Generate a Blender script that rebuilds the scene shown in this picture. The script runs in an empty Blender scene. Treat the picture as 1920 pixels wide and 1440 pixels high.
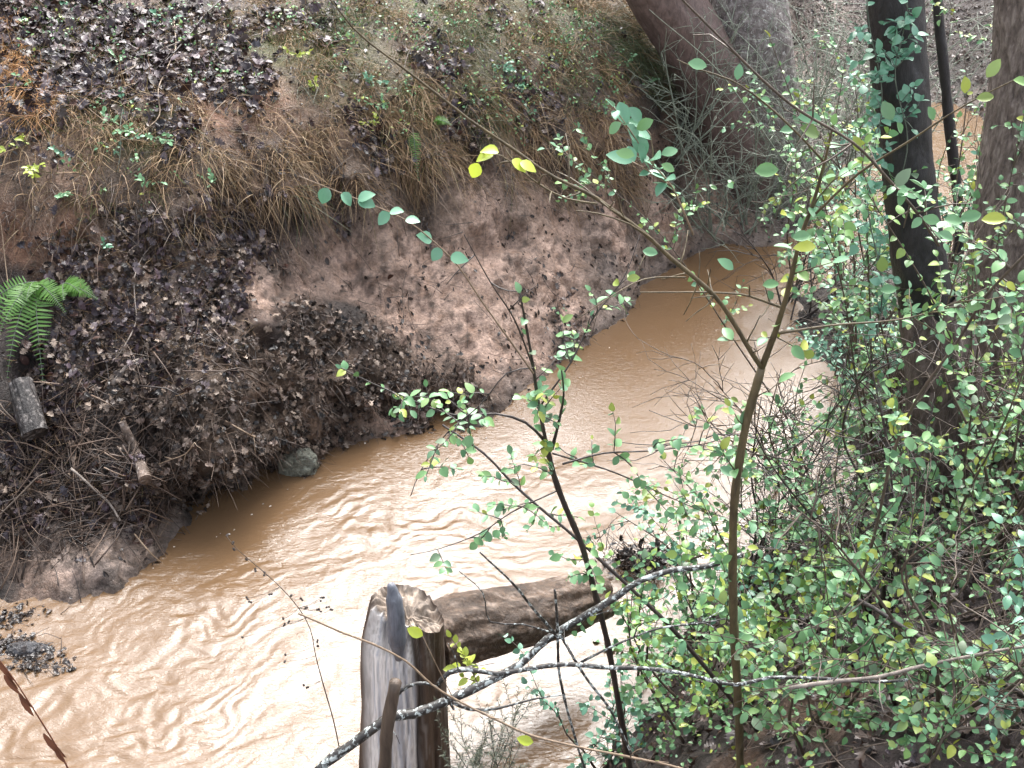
import bpy, math, random
import numpy as np
from mathutils import Vector
random.seed(7)
rng = np.random.default_rng(7)
R = math.radians
scene = bpy.context.scene
COL = scene.collection

# ---------------------------------------------------------------- camera
CAM_H, PITCH, HFOV = 3.5, 32.0, 45.0
cam_d = bpy.data.cameras.new('camera')
cam = bpy.data.objects.new('camera', cam_d)
COL.objects.link(cam)
cam.location = (0, 0, CAM_H)
cam.rotation_euler = (R(90 - PITCH), 0, 0)
cam_d.sensor_width = 36
cam_d.lens = 18 / math.tan(R(HFOV / 2))
cam_d.clip_end = 500
cam_d.clip_start = 0.05
scene.camera = cam
F = 960 / math.tan(R(HFOV / 2))          # focal length in photo pixels
cp, sp = math.cos(R(PITCH)), math.sin(R(PITCH))
CAM = np.array([0, 0, CAM_H])
FWD = np.array([0, cp, -sp]); UP = np.array([0, sp, cp]); RT = np.array([1., 0, 0])

# ---------------------------------------------------------------- world, sun, exposure
w = bpy.data.worlds.new('World'); scene.world = w; w.use_nodes = True
nt = w.node_tree; nt.nodes.clear()
sky = nt.nodes.new('ShaderNodeTexSky'); sky.sky_type = 'NISHITA'; sky.sun_disc = False
sky.air_density = 1.0; sky.dust_density = 4.0; sky.ozone_density = 1.0
hs = nt.nodes.new('ShaderNodeHueSaturation'); hs.inputs['Saturation'].default_value = 0.35
bg = nt.nodes.new('ShaderNodeBackground'); bg.inputs['Strength'].default_value = 0.15
wo = nt.nodes.new('ShaderNodeOutputWorld')
nt.links.new(sky.outputs[0], hs.inputs['Color']); nt.links.new(hs.outputs[0], bg.inputs[0]); nt.links.new(bg.outputs[0], wo.inputs[0])
sun_d = bpy.data.lights.new('sun', 'SUN'); sun_d.energy = 1.5; sun_d.angle = R(42); sun_d.color = (1, .99, .975)
sun = bpy.data.objects.new('sun', sun_d); COL.objects.link(sun)
sdir = Vector((0.16, 0.74, 1.0)).normalized()
sun.rotation_euler = sdir.to_track_quat('Z', 'Y').to_euler()
sky.sun_elevation = math.asin(sdir.z); sky.sun_rotation = math.atan2(sdir.x, sdir.y)
scene.view_settings.view_transform = 'Standard'; scene.view_settings.look = 'None'
scene.view_settings.exposure = 2.15; scene.view_settings.gamma = 1.0
scene.view_settings.use_curve_mapping = False
scene.cycles.max_bounces = 6; scene.cycles.diffuse_bounces = 3; scene.cycles.glossy_bounces = 3

# ---------------------------------------------------------------- helpers
def ray(px, py):
    d = FWD + RT * ((px - 960) / F) - UP * ((py - 720) / F)
    return d
def PD(px, py, depth): return CAM + ray(px, py) * depth
def PZ(px, py, z):
    d = ray(px, py); return CAM + d * ((z - CAM_H) / d[2])
def PY(px, py, Y):
    d = ray(px, py); return CAM + d * (Y / d[1])
def project(P):
    q = P - CAM
    dep = q @ FWD
    dep = np.where(np.abs(dep) < 1e-3, 1e-3, dep)
    return 960 + F * (q @ RT) / dep, 720 - F * (q @ UP) / dep, dep

def _hash(ix, iy, iz, seed):
    h = (ix * 374761393 + iy * 668265263 + iz * 2147483647 % 1274126177 * iz + seed * 974711) & 0xffffffff
    h = (h ^ (h >> 13)) * 1274126177 & 0xffffffff
    h = h ^ (h >> 16)
    return (h & 0xffff) / 65535.0
def noise3(p, seed=0):
    p = np.asarray(p, float)
    i = np.floor(p).astype(np.int64); f = p - i; f = f * f * (3 - 2 * f)
    i = i + 1000
    r = 0
    for dx in (0, 1):
        wx = f[..., 0] if dx else 1 - f[..., 0]
        for dy in (0, 1):
            wy = f[..., 1] if dy else 1 - f[..., 1]
            for dz in (0, 1):
                wz = f[..., 2] if dz else 1 - f[..., 2]
                r = r + wx * wy * wz * _hash(i[..., 0] + dx, i[..., 1] + dy, (i[..., 2] + dz) * 7919, seed)
    return r * 2 - 1
def fbm(p, oct=4, seed=0, gain=.5, lac=2.03):
    p = np.asarray(p, float); a = 1; s = 0; t = 0
    for k in range(oct):
        s = s + a * noise3(p, seed + k * 17); t += a; a *= gain; p = p * lac + 3.7
    return s / t
def sstep(a, b, x):
    t = np.clip((x - a) / (b - a), 0, 1); return t * t * (3 - 2 * t)

def mesh_obj(name, V, Fc, mat, parent=None, smooth=True, col=None, uv=None):
    """V (n,3); Fc list of arrays (m,3)/(m,4) or one array"""
    if isinstance(Fc, np.ndarray): Fc = [Fc]
    Fc = [np.asarray(f) for f in Fc if len(f)]
    V = np.asarray(V, float)
    org = None
    me = bpy.data.meshes.new(name)
    nl = sum(f.size for f in Fc); nf = sum(len(f) for f in Fc)
    me.vertices.add(len(V)); me.loops.add(nl); me.polygons.add(nf)
    me.loops.foreach_set('vertex_index', np.concatenate([f.ravel() for f in Fc]).astype(np.int32))
    starts = []; o = 0
    for f in Fc:
        starts.append(o + np.arange(len(f)) * f.shape[1]); o += f.size
    me.polygons.foreach_set('loop_start', np.concatenate(starts).astype(np.int32))
    ob = bpy.data.objects.new(name, me)
    if parent is not None:
        ob.parent = parent
        V = V - np.array(parent.location)
    me.vertices.foreach_set('co', V.ravel().astype(np.float32))
    me.update(calc_edges=True)
    if smooth: me.polygons.foreach_set('use_smooth', np.ones(nf, bool))
    if col is not None:
        a = me.color_attributes.new('Col', 'FLOAT_COLOR', 'POINT')
        c = np.ones((len(V), 4)); c[:, :col.shape[1]] = col
        a.data.foreach_set('color', c.ravel().astype(np.float32))
    me.materials.append(mat)
    COL.objects.link(ob)
    return ob
def recentre(ob, loc):
    loc = np.array(loc, float)
    n = len(ob.data.vertices); a = np.empty(n * 3, np.float32); ob.data.vertices.foreach_get('co', a)
    a = a.reshape(-1, 3) - loc; ob.data.vertices.foreach_set('co', a.ravel().astype(np.float32)); ob.data.update()
    ob.location = loc
    return ob
def tag(o, label=None, cat=None, group=None, kind=None):
    if label: o['label'] = label
    if cat: o['category'] = cat
    if group: o['group'] = group
    if kind: o['kind'] = kind
    return o
def empty(name, loc, label, cat, group=None):
    o = bpy.data.objects.new(name, None); COL.objects.link(o); o.location = Vector(loc)
    o.empty_display_size = .1
    return tag(o, label, cat, group)

def smooth_path(pts, step=.04):
    pts = np.array(pts, float)
    if len(pts) == 2: pts = np.array([pts[0], pts.mean(0), pts[1]])
    e = np.vstack([2 * pts[0] - pts[1], pts, 2 * pts[-1] - pts[-2]])
    out = []
    for i in range(1, len(e) - 2):
        p0, p1, p2, p3 = e[i - 1:i + 3]
        n = max(2, int(np.linalg.norm(p2 - p1) / step))
        t = (np.arange(n) / n)[:, None]
        out.append(.5 * ((2 * p1) + (-p0 + p2) * t + (2 * p0 - 5 * p1 + 4 * p2 - p3) * t ** 2 + (-p0 + 3 * p1 - 3 * p2 + p3) * t ** 3))
    out.append(pts[-1:]); return np.vstack(out)
def frames(P):
    T = np.gradient(P, axis=0); T /= np.linalg.norm(T, axis=1)[:, None] + 1e-9
    n = np.cross(T[0], [0.3, .2, 1.]); 
    if np.linalg.norm(n) < 1e-3: n = np.cross(T[0], [1., 0, 0])
    n /= np.linalg.norm(n); N = [n]
    for i in range(1, len(P)):
        n = N[-1] - T[i] * (N[-1] @ T[i]); n /= np.linalg.norm(n) + 1e-9; N.append(n)
    N = np.array(N); return T, N, np.cross(T, N)
class MB:
    def __init__(s): s.V = []; s.Q = []; s.T = []; s.n = 0
    def add(s, V, Q=None, T=None):
        if Q is not None and len(Q): s.Q.append(np.asarray(Q) + s.n)
        if T is not None and len(T): s.T.append(np.asarray(T) + s.n)
        s.V.append(V); s.n += len(V)
    def tube(s, P, r0, r1=None, sides=5, bump=0.0):
        P = np.asarray(P, float); m = len(P)
        if r1 is None: r1 = r0
        rad = np.asarray(r0) if np.ndim(r0) else np.linspace(r0, r1, m)
        if bump: rad = rad * (1 + bump * rng.uniform(-1, 1, m))
        T, N, B = frames(P)
        a = np.arange(sides) / sides * 2 * np.pi
        ring = (np.cos(a)[None, :, None] * N[:, None] + np.sin(a)[None, :, None] * B[:, None]) * rad[:, None, None] + P[:, None]
        V = ring.reshape(-1, 3)
        i, j = np.meshgrid(np.arange(m - 1), np.arange(sides), indexing='ij')
        a0 = i * sides + j; a1 = i * sides + (j + 1) % sides
        Q = np.stack([a0, a1, a1 + sides, a0 + sides], -1).reshape(-1, 4)
        V = np.vstack([V, P[0] - T[0] * rad[0] * .3, P[-1] + T[-1] * rad[-1] * .6])
        k = m * sides
        j = np.arange(sides)
        T1 = np.stack([np.full(sides, k), (j + 1) % sides, j], -1)
        T2 = np.stack([np.full(sides, k + 1), (m - 1) * sides + j, (m - 1) * sides + (j + 1) % sides], -1)
        s.add(V, Q, np.vstack([T1, T2]))
    def build(s, name, mat, parent=None, smooth=True, col=None):
        f = []
        if s.Q: f.append(np.vstack(s.Q))
        if s.T: f.append(np.vstack(s.T))
        return mesh_obj(name, np.vstack(s.V), f, mat, parent, smooth, col)

def rotm(xa, na):
    """frames with x along xa, z about na ; (n,3)->(n,3,3) columns x,y,z"""
    x = xa / (np.linalg.norm(xa, axis=1)[:, None] + 1e-9)
    y = np.cross(na, x); y /= np.linalg.norm(y, axis=1)[:, None] + 1e-9
    z = np.cross(x, y); return np.stack([x, y, z], -1)
def inst(mb, tmpl, loc, xa, na, size, wid=None):
    V, Q, T = tmpl
    M = rotm(xa, na); n = len(loc)
    S = np.asarray(size)[:, None, None] * V[None]
    if wid is not None: S = S * np.stack([np.ones(n), wid, np.ones(n)], -1)[:, None]
    W = np.einsum('nij,nkj->nki', M, S) + loc[:, None]
    k = len(V); off = (np.arange(n) * k)[:, None, None]
    mb.add(W.reshape(-1, 3), (Q[None] + off).reshape(-1, 4) if len(Q) else None, (T[None] + off).reshape(-1, 3) if len(T) else None)
def leaf_tmpl(xs, ws, fold=.25, bend=.2, twist=0., cup=0.):
    """leaf along x, midrib plus two half-widths"""
    xs = np.array(xs, float); ws = np.array(ws, float); n = len(xs)
    V = []
    for x, wd in zip(xs, ws):
        z = -bend * x * x
        for sgn in (-1, 0, 1):
            tw = twist * x * sgn
            V.append((x, sgn * wd, z + abs(sgn) * wd * fold + tw * wd + cup * math.sin(x * 9 + sgn * 2) * wd))
    V = np.array(V); Q = []
    for i in range(n - 1):
        a = i * 3
        Q += [(a, a + 3, a + 4, a + 1), (a + 1, a + 4, a + 5, a + 2)]
    return V, np.array(Q), np.zeros((0, 3), int)
OVAL = [leaf_tmpl([0, .12, .3, .52, .74, .9, 1], [.01, .14, .27, .31, .25, .13, .0], f, b) for f, b in ((.25, .1), (.4, .3), (.15, .45), (.55, -.1))]
ROUND = [leaf_tmpl([0, .1, .28, .52, .76, .92, 1], [.02, .22, .37, .39, .26, .11, .0], f, b) for f, b in ((.2, .15), (.4, .3), (.1, .4))]
OAK = [leaf_tmpl([0, .12, .2, .32, .4, .52, .6, .74, .82, .93, 1], [.02, .07, .22, .12, .36, .16, .42, .15, .27, .12, .0], f, b, t, c)
       for f, b, t, c in ((.3, .2, .3, .3), (-.2, .35, -.3, .4), (.5, -.2, .2, .4), (.05, .3, .5, -.3), (.7, .1, -.2, .3))]
def add_leaves(mb, tm, loc, xa, na, size, wid=None):
    loc = np.asarray(loc); 
    if not len(loc): return
    c = rng.integers(0, len(tm), len(loc))
    for k in range(len(tm)):
        m = c == k
        if m.any(): inst(mb, tm[k], loc[m], np.asarray(xa)[m], np.asarray(na)[m], np.asarray(size)[m], None if wid is None else np.asarray(wid)[m])
def ribbons(mb, base, dirv, L, wd, drop, seg=4, curl=.3):
    """blades: base(n,3), dir(n,3) unit, length, width, drop = how strongly gravity bends"""
    n = len(base); t = np.linspace(0, 1, seg + 1)
    sd = rng.normal(size=(n, 3)); side = np.cross(dirv, sd); side /= np.linalg.norm(side, axis=1)[:, None]
    c2 = rng.normal(size=(n, 3)) * curl
    P = base[:, None] + dirv[:, None] * (L[:, None, None] * t[None, :, None])
    P = P + c2[:, None] * (L[:, None, None] * (t ** 2)[None, :, None])
    P[:, :, 2] -= drop[:, None] * L[:, None] * (t ** 2)[None]
    W = wd[:, None] * (1 - .75 * t)[None]
    V = np.stack([P - side[:, None] * W[..., None], P + side[:, None] * W[..., None]], 2).reshape(-1, 3)
    k = np.arange(seg) * 2; q = np.stack([k, k + 1, k + 3, k + 2], -1)
    Q = (q[None] + (np.arange(n) * (seg + 1) * 2)[:, None, None]).reshape(-1, 4)
    mb.add(V, Q)

# ---------------------------------------------------------------- materials
def newmat(name):
    m = bpy.data.materials.new(name); m.use_nodes = True; t = m.node_tree; t.nodes.clear()
    o = t.nodes.new('ShaderNodeOutputMaterial'); p = t.nodes.new('ShaderNodeBsdfPrincipled')
    t.links.new(p.outputs[0], o.inputs[0]); return m, t, p, o
def ramp(t, cols):
    r = t.nodes.new('ShaderNodeValToRGB'); e = r.color_ramp.elements
    n = len(cols)
    e[0].position = 0; e[0].color = (*cols[0], 1); e[1].position = 1; e[1].color = (*cols[-1], 1)
    for i in range(1, n - 1):
        x = e.new(i / (n - 1)); x.color = (*cols[i], 1)
    return r
def noise_n(t, scale, detail=5, rough=.6, vec=None, dist=0):
    n = t.nodes.new('ShaderNodeTexNoise'); n.inputs['Scale'].default_value = scale; n.inputs['Detail'].default_value = detail
    n.inputs['Roughness'].default_value = rough; n.inputs['Distortion'].default_value = dist
    if vec is not None: t.links.new(vec, n.inputs['Vector'])
    return n
def coords(t, scale=(1, 1, 1)):
    c = t.nodes.new('ShaderNodeTexCoord'); m = t.nodes.new('ShaderNodeMapping'); m.inputs['Scale'].default_value = scale
    t.links.new(c.outputs['Object'], m.inputs['Vector']); return m.outputs[0]
def bump(t, p, h, strength=.5, dist=.01):
    b = t.nodes.new('ShaderNodeBump'); b.inputs['Strength'].default_value = strength; b.inputs['Distance'].default_value = dist
    t.links.new(h, b.inputs['Height']); t.links.new(b.outputs[0], p.inputs['Normal']); return b
def mult(t, a, b, fac=1.0, mode='MULTIPLY'):
    m = t.nodes.new('ShaderNodeMix'); m.data_type = 'RGBA'; m.blend_type = mode; m.inputs[0].default_value = fac
    t.links.new(a, m.inputs[6]); t.links.new(b, m.inputs[7]); return m.outputs[2]
def island_mat(name, cols, rough=.5, trans=0., spec=.5, nscale=40, nvar=.35, bmp=.3):
    """leafy things: each separate leaf or blade takes its own tint from the ramp"""
    m, t, p, o = newmat(name)
    g = t.nodes.new('ShaderNodeNewGeometry'); r = ramp(t, cols); t.links.new(g.outputs['Random Per Island'], r.inputs[0])
    v = coords(t); n = noise_n(t, nscale, 4, .6, v)
    rr = ramp(t, [(1 - nvar,) * 3, (1 + nvar,) * 3]); rr.color_ramp.elements[1].color = (1, 1, 1, 1)
    t.links.new(n.outputs[0], rr.inputs[0])
    c = mult(t, r.outputs[0], rr.outputs[0])
    t.links.new(c, p.inputs['Base Color']); p.inputs['Roughness'].default_value = rough; p.inputs['Specular IOR Level'].default_value = spec
    if bmp: bump(t, p, n.outputs[0], bmp, .004)
    if trans:
        tr = t.nodes.new('ShaderNodeBsdfTranslucent'); t.links.new(c, tr.inputs[0])
        mx = t.nodes.new('ShaderNodeMixShader'); mx.inputs[0].default_value = trans
        t.links.new(p.outputs[0], mx.inputs[1]); t.links.new(tr.outputs[0], mx.inputs[2]); t.links.new(mx.outputs[0], o.inputs[0])
    return m
def bark_mat(name, cols, rough=.6, scale=30, stretch=(1, 1, .15), bmp=.6, dist=.01, lichen=None, lich=.6, spec=.5):
    m, t, p, o = newmat(name); v = coords(t, stretch); n = noise_n(t, scale, 8, .65, v, .4)
    r = ramp(t, cols); 
    mr = t.nodes.new('ShaderNodeMapRange'); mr.inputs[1].default_value = .3; mr.inputs[2].default_value = .7
    t.links.new(n.outputs[0], mr.inputs[0]); t.links.new(mr.outputs[0], r.inputs[0]); c = r.outputs[0]
    if lichen:
        v2 = coords(t); n2 = noise_n(t, scale * 1.3, 5, .7, v2, .6)
        st = t.nodes.new('ShaderNodeMapRange'); st.inputs[1].default_value = lich; st.inputs[2].default_value = lich + .05
        t.links.new(n2.outputs[0], st.inputs[0])
        mx = t.nodes.new('ShaderNodeMix'); mx.data_type = 'RGBA'; mx.inputs[7].default_value = (*lichen, 1)
        t.links.new(st.outputs[0], mx.inputs[0]); t.links.new(c, mx.inputs[6]); c = mx.outputs[2]
    t.links.new(c, p.inputs['Base Color']); p.inputs['Roughness'].default_value = rough; p.inputs['Specular IOR Level'].default_value = spec
    bump(t, p, n.outputs[0], bmp, dist); return m
def attr_mat(name, rough=(.25, .7), nscale=60, bmp=.6, dist=.01, spec=.5, var=(.45, 1.25), tint=(.6, .55, .5)):
    m, t, p, o = newmat(name)
    a = t.nodes.new('ShaderNodeAttribute'); a.attribute_name = 'Col'
    v = coords(t); n = noise_n(t, nscale, 9, .7, v, .3); n2 = noise_n(t, nscale * .2, 5, .6, v, .5)
    rr = ramp(t, [(var[0],) * 3, (1, 1, 1)]); 
    mr = t.nodes.new('ShaderNodeMapRange'); mr.inputs[1].default_value = .35; mr.inputs[2].default_value = .6
    t.links.new(n.outputs[0], mr.inputs[0]); t.links.new(mr.outputs[0], rr.inputs[0])
    c = mult(t, a.outputs['Color'], rr.outputs[0])
    rr2 = ramp(t, [tint, (1, 1, 1)]); mr2 = t.nodes.new('ShaderNodeMapRange'); mr2.inputs[1].default_value = .35; mr2.inputs[2].default_value = .6
    t.links.new(n2.outputs[0], mr2.inputs[0]); t.links.new(mr2.outputs[0], rr2.inputs[0])
    c = mult(t, c, rr2.outputs[0])
    t.links.new(c, p.inputs['Base Color'])
    r3 = t.nodes.new('ShaderNodeMapRange'); r3.inputs[1].default_value = .35; r3.inputs[2].default_value = .65; r3.inputs[3].default_value = rough[0]; r3.inputs[4].default_value = rough[1]
    t.links.new(n2.outputs[0], r3.inputs[0]); t.links.new(r3.outputs[0], p.inputs['Roughness'])
    p.inputs['Specular IOR Level'].default_value = spec
    bump(t, p, n.outputs[0], bmp, dist); return m

M = {}
M['ground'] = attr_mat('ground_soil', (.3, .7), 55, 1.0, .022, .4)
M['litter'] = island_mat('dead_leaves', [(.010, .007, .009), (.045, .032, .04), (.018, .014, .017), (.10, .068, .08), (.03, .018, .017), (.20, .155, .16), (.04, .037, .046), (.08, .035, .022), (.012, .009, .010), (.12, .085, .065)], .4, .0, .28, 60, .5)
M['litter2'] = island_mat('small_dead_bits', [(.008, .006, .005), (.03, .02, .016), (.012, .010, .010), (.06, .04, .03)], .35, 0, .4, 60, .3)
M['straw'] = island_mat('dry_grass', [(.26, .16, .085), (.38, .25, .13), (.15, .09, .05), (.48, .36, .22), (.2, .11, .065), (.14, .13, .05)], .6, .15, .3, 30, .3, 0)
M['orange_straw'] = island_mat('orange_straw', [(.45, .22, .09), (.55, .33, .15), (.3, .14, .06), (.5, .28, .1)], .6, .2, .3, 30, .2, 0)
M['green_grass'] = island_mat('green_grass', [(.06, .09, .04), (.10, .13, .05), (.04, .06, .03), (.14, .15, .07)], .5, .2, .4, 30, .2, 0)
M['root'] = island_mat('fine_roots', [(.014, .010, .008), (.06, .038, .027), (.13, .085, .06), (.025, .016, .013), (.22, .15, .105)], .55, 0, .4, 40, .3, 0)
M['twigdark'] = bark_mat('dark_twig_bark', [(.012, .009, .008), (.05, .035, .028)], .45, 60)
M['twig'] = bark_mat('brown_twig_bark', [(.035, .025, .018), (.12, .085, .06)], .55, 60)
M['twigtan'] = bark_mat('tan_twig_bark', [(.12, .08, .05), (.28, .2, .13)], .55, 60)
M['tangle'] = bark_mat('thorny_green_bark', [(.10, .12, .09), (.26, .29, .22)], .6, 50)
M['twiggreen'] = bark_mat('green_twig_bark', [(.045, .055, .04), (.13, .16, .12)], .55, 60)
M['stemolive'] = bark_mat('olive_stem_bark', [(.035, .025, .012), (.13, .095, .045)], .55, 45, (1, 1, .3))
M['greystick'] = bark_mat('weathered_stick', [(.07, .055, .045), (.3, .25, .21)], .6, 40, (1, 1, .4))
M['lichenb'] = bark_mat('lichened_bark', [(.008, .007, .006), (.05, .042, .036)], .45, 45, (1, 1, .6), .8, .006, (.42, .46, .44), .53)
M['leaf'] = island_mat('green_leaves', [(.09, .21, .09), (.15, .31, .14), (.12, .26, .10), (.18, .34, .13), (.13, .28, .15), (.21, .36, .10), (.16, .33, .18), (.07, .17, .07), (.36, .40, .06), (.10, .24, .12), (.15, .20, .12)], .42, .15, .45, 25, .25, .15)
M['leafteal'] = island_mat('bluish_leaves', [(.08, .21, .13), (.13, .30, .20), (.10, .25, .14), (.17, .35, .24)], .38, .15, .6, 25, .2, .15)
M['leaflime'] = island_mat('lime_leaves', [(.12, .26, .06), (.20, .34, .07), (.10, .24, .08), (.36, .42, .06), (.12, .27, .11), (.08, .20, .07)], .38, .2, .5, 25, .2, .15)
M['leafyellow'] = island_mat('yellow_leaf', [(.36, .50, .03), (.50, .55, .08)], .35, .35, .5, 25, .15, .1)
M['fern'] = island_mat('fern_green', [(.07, .17, .03), (.12, .25, .05), (.09, .21, .04)], .4, .3, .5, 20, .2, .1)
M['moss'] = island_mat('moss_green', [(.05, .07, .015), (.09, .11, .025), (.03, .05, .012), (.14, .14, .04)], .7, .2, .3, 30, .3, 0)

# ---------------------------------------------------------------- terrain
Mu, Da, Or, Br, Mo, Li = (.66, .46, .36), (.026, .02, .018), (.27, .14, .085), (.13, .088, .06), (.10, .10, .03), (.07, .052, .05)
Gm, Bk = (.36, .28, .235), (.045, .036, .03)
ctl = [
 # left column
 (0,1110,.02,Da),(60,1120,.0,Mu),(100,1050,.07,Gm),(200,1060,.09,Gm),(260,1040,.05,Gm),(20,980,.16,Da),(120,950,.2,Da),(100,850,.34,Da),(0,860,.36,Da),(60,760,.52,Da),(60,640,.72,Da),(20,540,.85,Da),(40,450,1.02,Or),(130,400,1.12,Or),(60,340,1.25,Br),(100,280,1.34,Br),(30,200,1.48,Br),(100,190,1.5,Li),(100,100,1.6,Li),(100,0,1.68,Li),
 (200,960,.17,Da),(200,850,.38,Da),(220,740,.55,Da),(220,640,.70,Li),(230,540,.86,Li),(230,430,1.04,Da),(230,330,1.24,Br),(250,250,1.38,Mo),(240,180,1.48,Li),(240,90,1.58,Li),(250,0,1.67,Li),
 (320,1020,.0,Gm),(300,960,.1,Da),(400,965,.0,Da),(400,925,.05,Da),(400,870,.2,Br),(400,800,.4,Br),(400,740,.52,Br),(400,650,.66,Br),(400,560,.76,Li),(400,450,.96,Da),(400,380,1.1,Da),(400,300,1.26,Br),(400,210,1.4,Or),(400,150,1.5,Li),(400,100,1.55,Li),(400,0,1.64,Li),
 (520,905,.0,Da),(510,860,.1,Br),(510,780,.3,Br),(510,700,.46,Br),(520,620,.58,Da),(480,570,.68,Mu),(560,540,.60,Mu),(520,440,.86,Da),(530,380,1.0,Da),(520,280,1.24,Br),(500,200,1.38,Or),(520,100,1.52,Mo),(520,0,1.63,Br),
 (600,840,.0,Mu),(600,790,.12,Br),(620,720,.28,Br),(620,650,.44,Br),(600,585,.55,Da),(650,590,.50,Da),(650,540,.52,Mu),(650,450,.74,Mu),(640,390,.88,Bk),(650,320,1.08,Br),(650,260,1.2,Br),(650,200,1.31,Mo),(650,100,1.48,Mo),(650,0,1.6,Br),
 (750,810,.0,Mu),(740,750,.14,Br),(740,680,.25,Br),(760,610,.34,Mu),(780,500,.54,Mu),(780,400,.74,Bk),(780,340,.9,Br),(780,280,1.08,Br),(780,200,1.25,Mo),(780,100,1.43,Br),(780,0,1.57,Mo),
 (900,795,.0,Br),(880,750,.08,Br),(900,650,.24,Mu),(900,580,.36,Mu),(900,500,.5,Mu),(920,420,.64,Mu),(900,370,.74,Mu),(900,310,.93,Br),(900,270,1.02,Da),(900,200,1.18,Mo),(900,100,1.38,Mo),(900,0,1.54,Mo),
 (970,740,.0,Gm),(1000,640,.14,Mu),(1040,560,.24,Mu),(1040,480,.4,Mu),(1040,400,.55,Mu),(1040,330,.74,Br),(1040,260,.93,Da),(1040,180,1.1,Br),(1040,80,1.3,Mo),(1040,0,1.44,Mo),
 (1060,670,.0,Gm),(1150,605,.0,Gm),(1150,520,.18,Gm),(1150,430,.38,Mu),(1150,360,.54,Br),(1150,280,.8,Br),(1150,200,1.0,Br),(1150,100,1.2,Br),(1150,0,1.4,Mo),
 (1200,535,.0,Gm),(1250,500,.02,Gm),(1250,430,.2,Mu),(1250,350,.38,Br),(1250,250,.65,Da),(1250,150,.9,Da),(1250,50,1.1,Bk),
 (1320,468,.0,Gm),(1350,400,.12,Mu),(1350,300,.3,Bk),(1350,200,.45,Bk),(1350,100,.6,Br),(1350,0,.8,Br),
 (1420,460,.0,Gm),(1450,400,.06,Gm),(1450,300,.2,Bk),(1500,150,.3,Gm),(1500,0,.5,Gm),
 (1500,420,.0,Bk),(1560,380,.0,Bk),(1600,250,.1,Bk),(1640,180,.15,Bk),(1700,150,.12,Bk),(1780,140,.12,Bk),(1780,60,.3,Li),(1780,0,.4,Li),(1640,0,.45,Li),(1900,0,.5,Bk),(1930,200,.2,Bk),(1900,330,.15,Bk),
 # right bank
 (1485,560,.0,Bk),(1500,610,.0,Bk),(1560,690,.0,Bk),(1620,780,.0,Bk),(1650,880,.0,Bk),(1600,960,.0,Bk),(1480,1020,.0,Bk),(1400,1060,.0,Bk),(1310,1140,.0,Bk),(1240,1250,.0,Bk),(1190,1360,.0,Bk),(1150,1440,.0,Bk),
 (1560,600,.12,Bk),(1600,540,.06,Bk),(1700,480,.0,Bk),(1830,480,.02,Bk),(1680,620,.24,Bk),(1700,760,.3,Bk),(1760,880,.42,Bk),(1700,1000,.4,Bk),(1500,1100,.18,Bk),(1500,1200,.4,Bk),(1700,1200,.7,Li),(1350,1250,.25,Bk),(1350,1440,.5,Bk),(1600,1440,.95,Li),(1900,1440,1.1,Li),(1900,1100,.75,Li),(1900,800,.5,Bk),(1900,600,.28,Bk),(1780,600,.24,Bk),
 # river bed
 (100,1200,-.12,Gm),(20,1300,-.25,Gm),(300,1150,-.2,Gm),(300,1350,-.3,Gm),(500,1000,-.15,Gm),(600,1150,-.3,Gm),(700,880,-.12,Gm),(800,1000,-.3,Gm),(900,1200,-.3,Gm),(900,1400,-.3,Gm),(900,850,-.12,Gm),(1050,760,-.12,Gm),(1150,900,-.3,Gm),(1200,700,-.25,Gm),(1250,600,-.2,Gm),(1350,520,-.15,Gm),(1350,750,-.3,Gm),(1450,850,-.25,Gm),(1400,600,-.2,Gm),(1200,1050,-.2,Gm),(1600,420,-.15,Gm),(1740,230,-.12,Gm),(1780,300,-.2,Gm),(1760,400,-.2,Gm),(1840,300,-.1,Gm),
]
def build_ctl():
    X, Z, C = [], [], []
    for px, py, z, c in ctl:
        p = PZ(px, py, z); X.append(p[:2]); Z.append(z); C.append(c)
    for x, y, z in [(-2.2,2.2,-.3),(-3.5,1.5,-.3),(-5.5,.5,-.3),(0,2.45,-.1),(.6,2.2,.2),(-.6,2.0,.1),(0,1.5,.8),(0,.6,1.5),(0,-1,1.9),(-2,.6,.8),(-2.5,-1,1.6),(2,.8,1.5),(2.5,2,1.35),(4,0,2),(4,3,1.3),(4,5,.8),(5,8,.6),(-5,-2,1.6),
                    (-3.6,4.2,.5),(-4.6,3.2,.5),(-3.6,5.2,1.3),(-6,4,1.5),(-5,6,1.7),(-4,8,1.9),(0,9,1.75),(-3,12,2.2),(2,11,1.5),(3,13,1.2),(6,13,.9),(9,10,.8),(0,16,2.6),(6,18,1.6),(-8,9,2.3),(-9,2,1.8),(9,3,1.6),
                    (-3.2,3.5,-.05),(-4.5,2.4,-.1)]:
        X.append((x, y)); Z.append(z); C.append(Li if z > .3 else Bk)
    return np.array(X), np.array(Z), np.array(C)
CX, CZ, CC = build_ctl()
def rbf_fit(X, Z, lam=.002):
    n = len(X); D = np.linalg.norm(X[:, None] - X[None], axis=2); K = -D + np.eye(n) * lam
    A = np.hstack([np.ones((n, 1)), X]); S = np.zeros((n + 3, n + 3)); S[:n, :n] = K; S[:n, n:] = A; S[n:, :n] = A.T
    return np.linalg.solve(S, np.concatenate([Z, np.zeros(3)]))
RW = rbf_fit(CX, CZ)
def axis(lo, c0, c1, hi, st, grow=1.12):
    a = list(np.arange(c0, c1, st)); s = st
    while a[-1] < hi: s *= grow; a.append(a[-1] + s)
    s = st
    while a[0] > lo: s *= grow; a.insert(0, a[0] - s)
    return np.array(a)
gx = axis(-40, -3.6, 3.9, 40, .0165); gy = axis(-20, 2.2, 10.2, 60, .0175)
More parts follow.
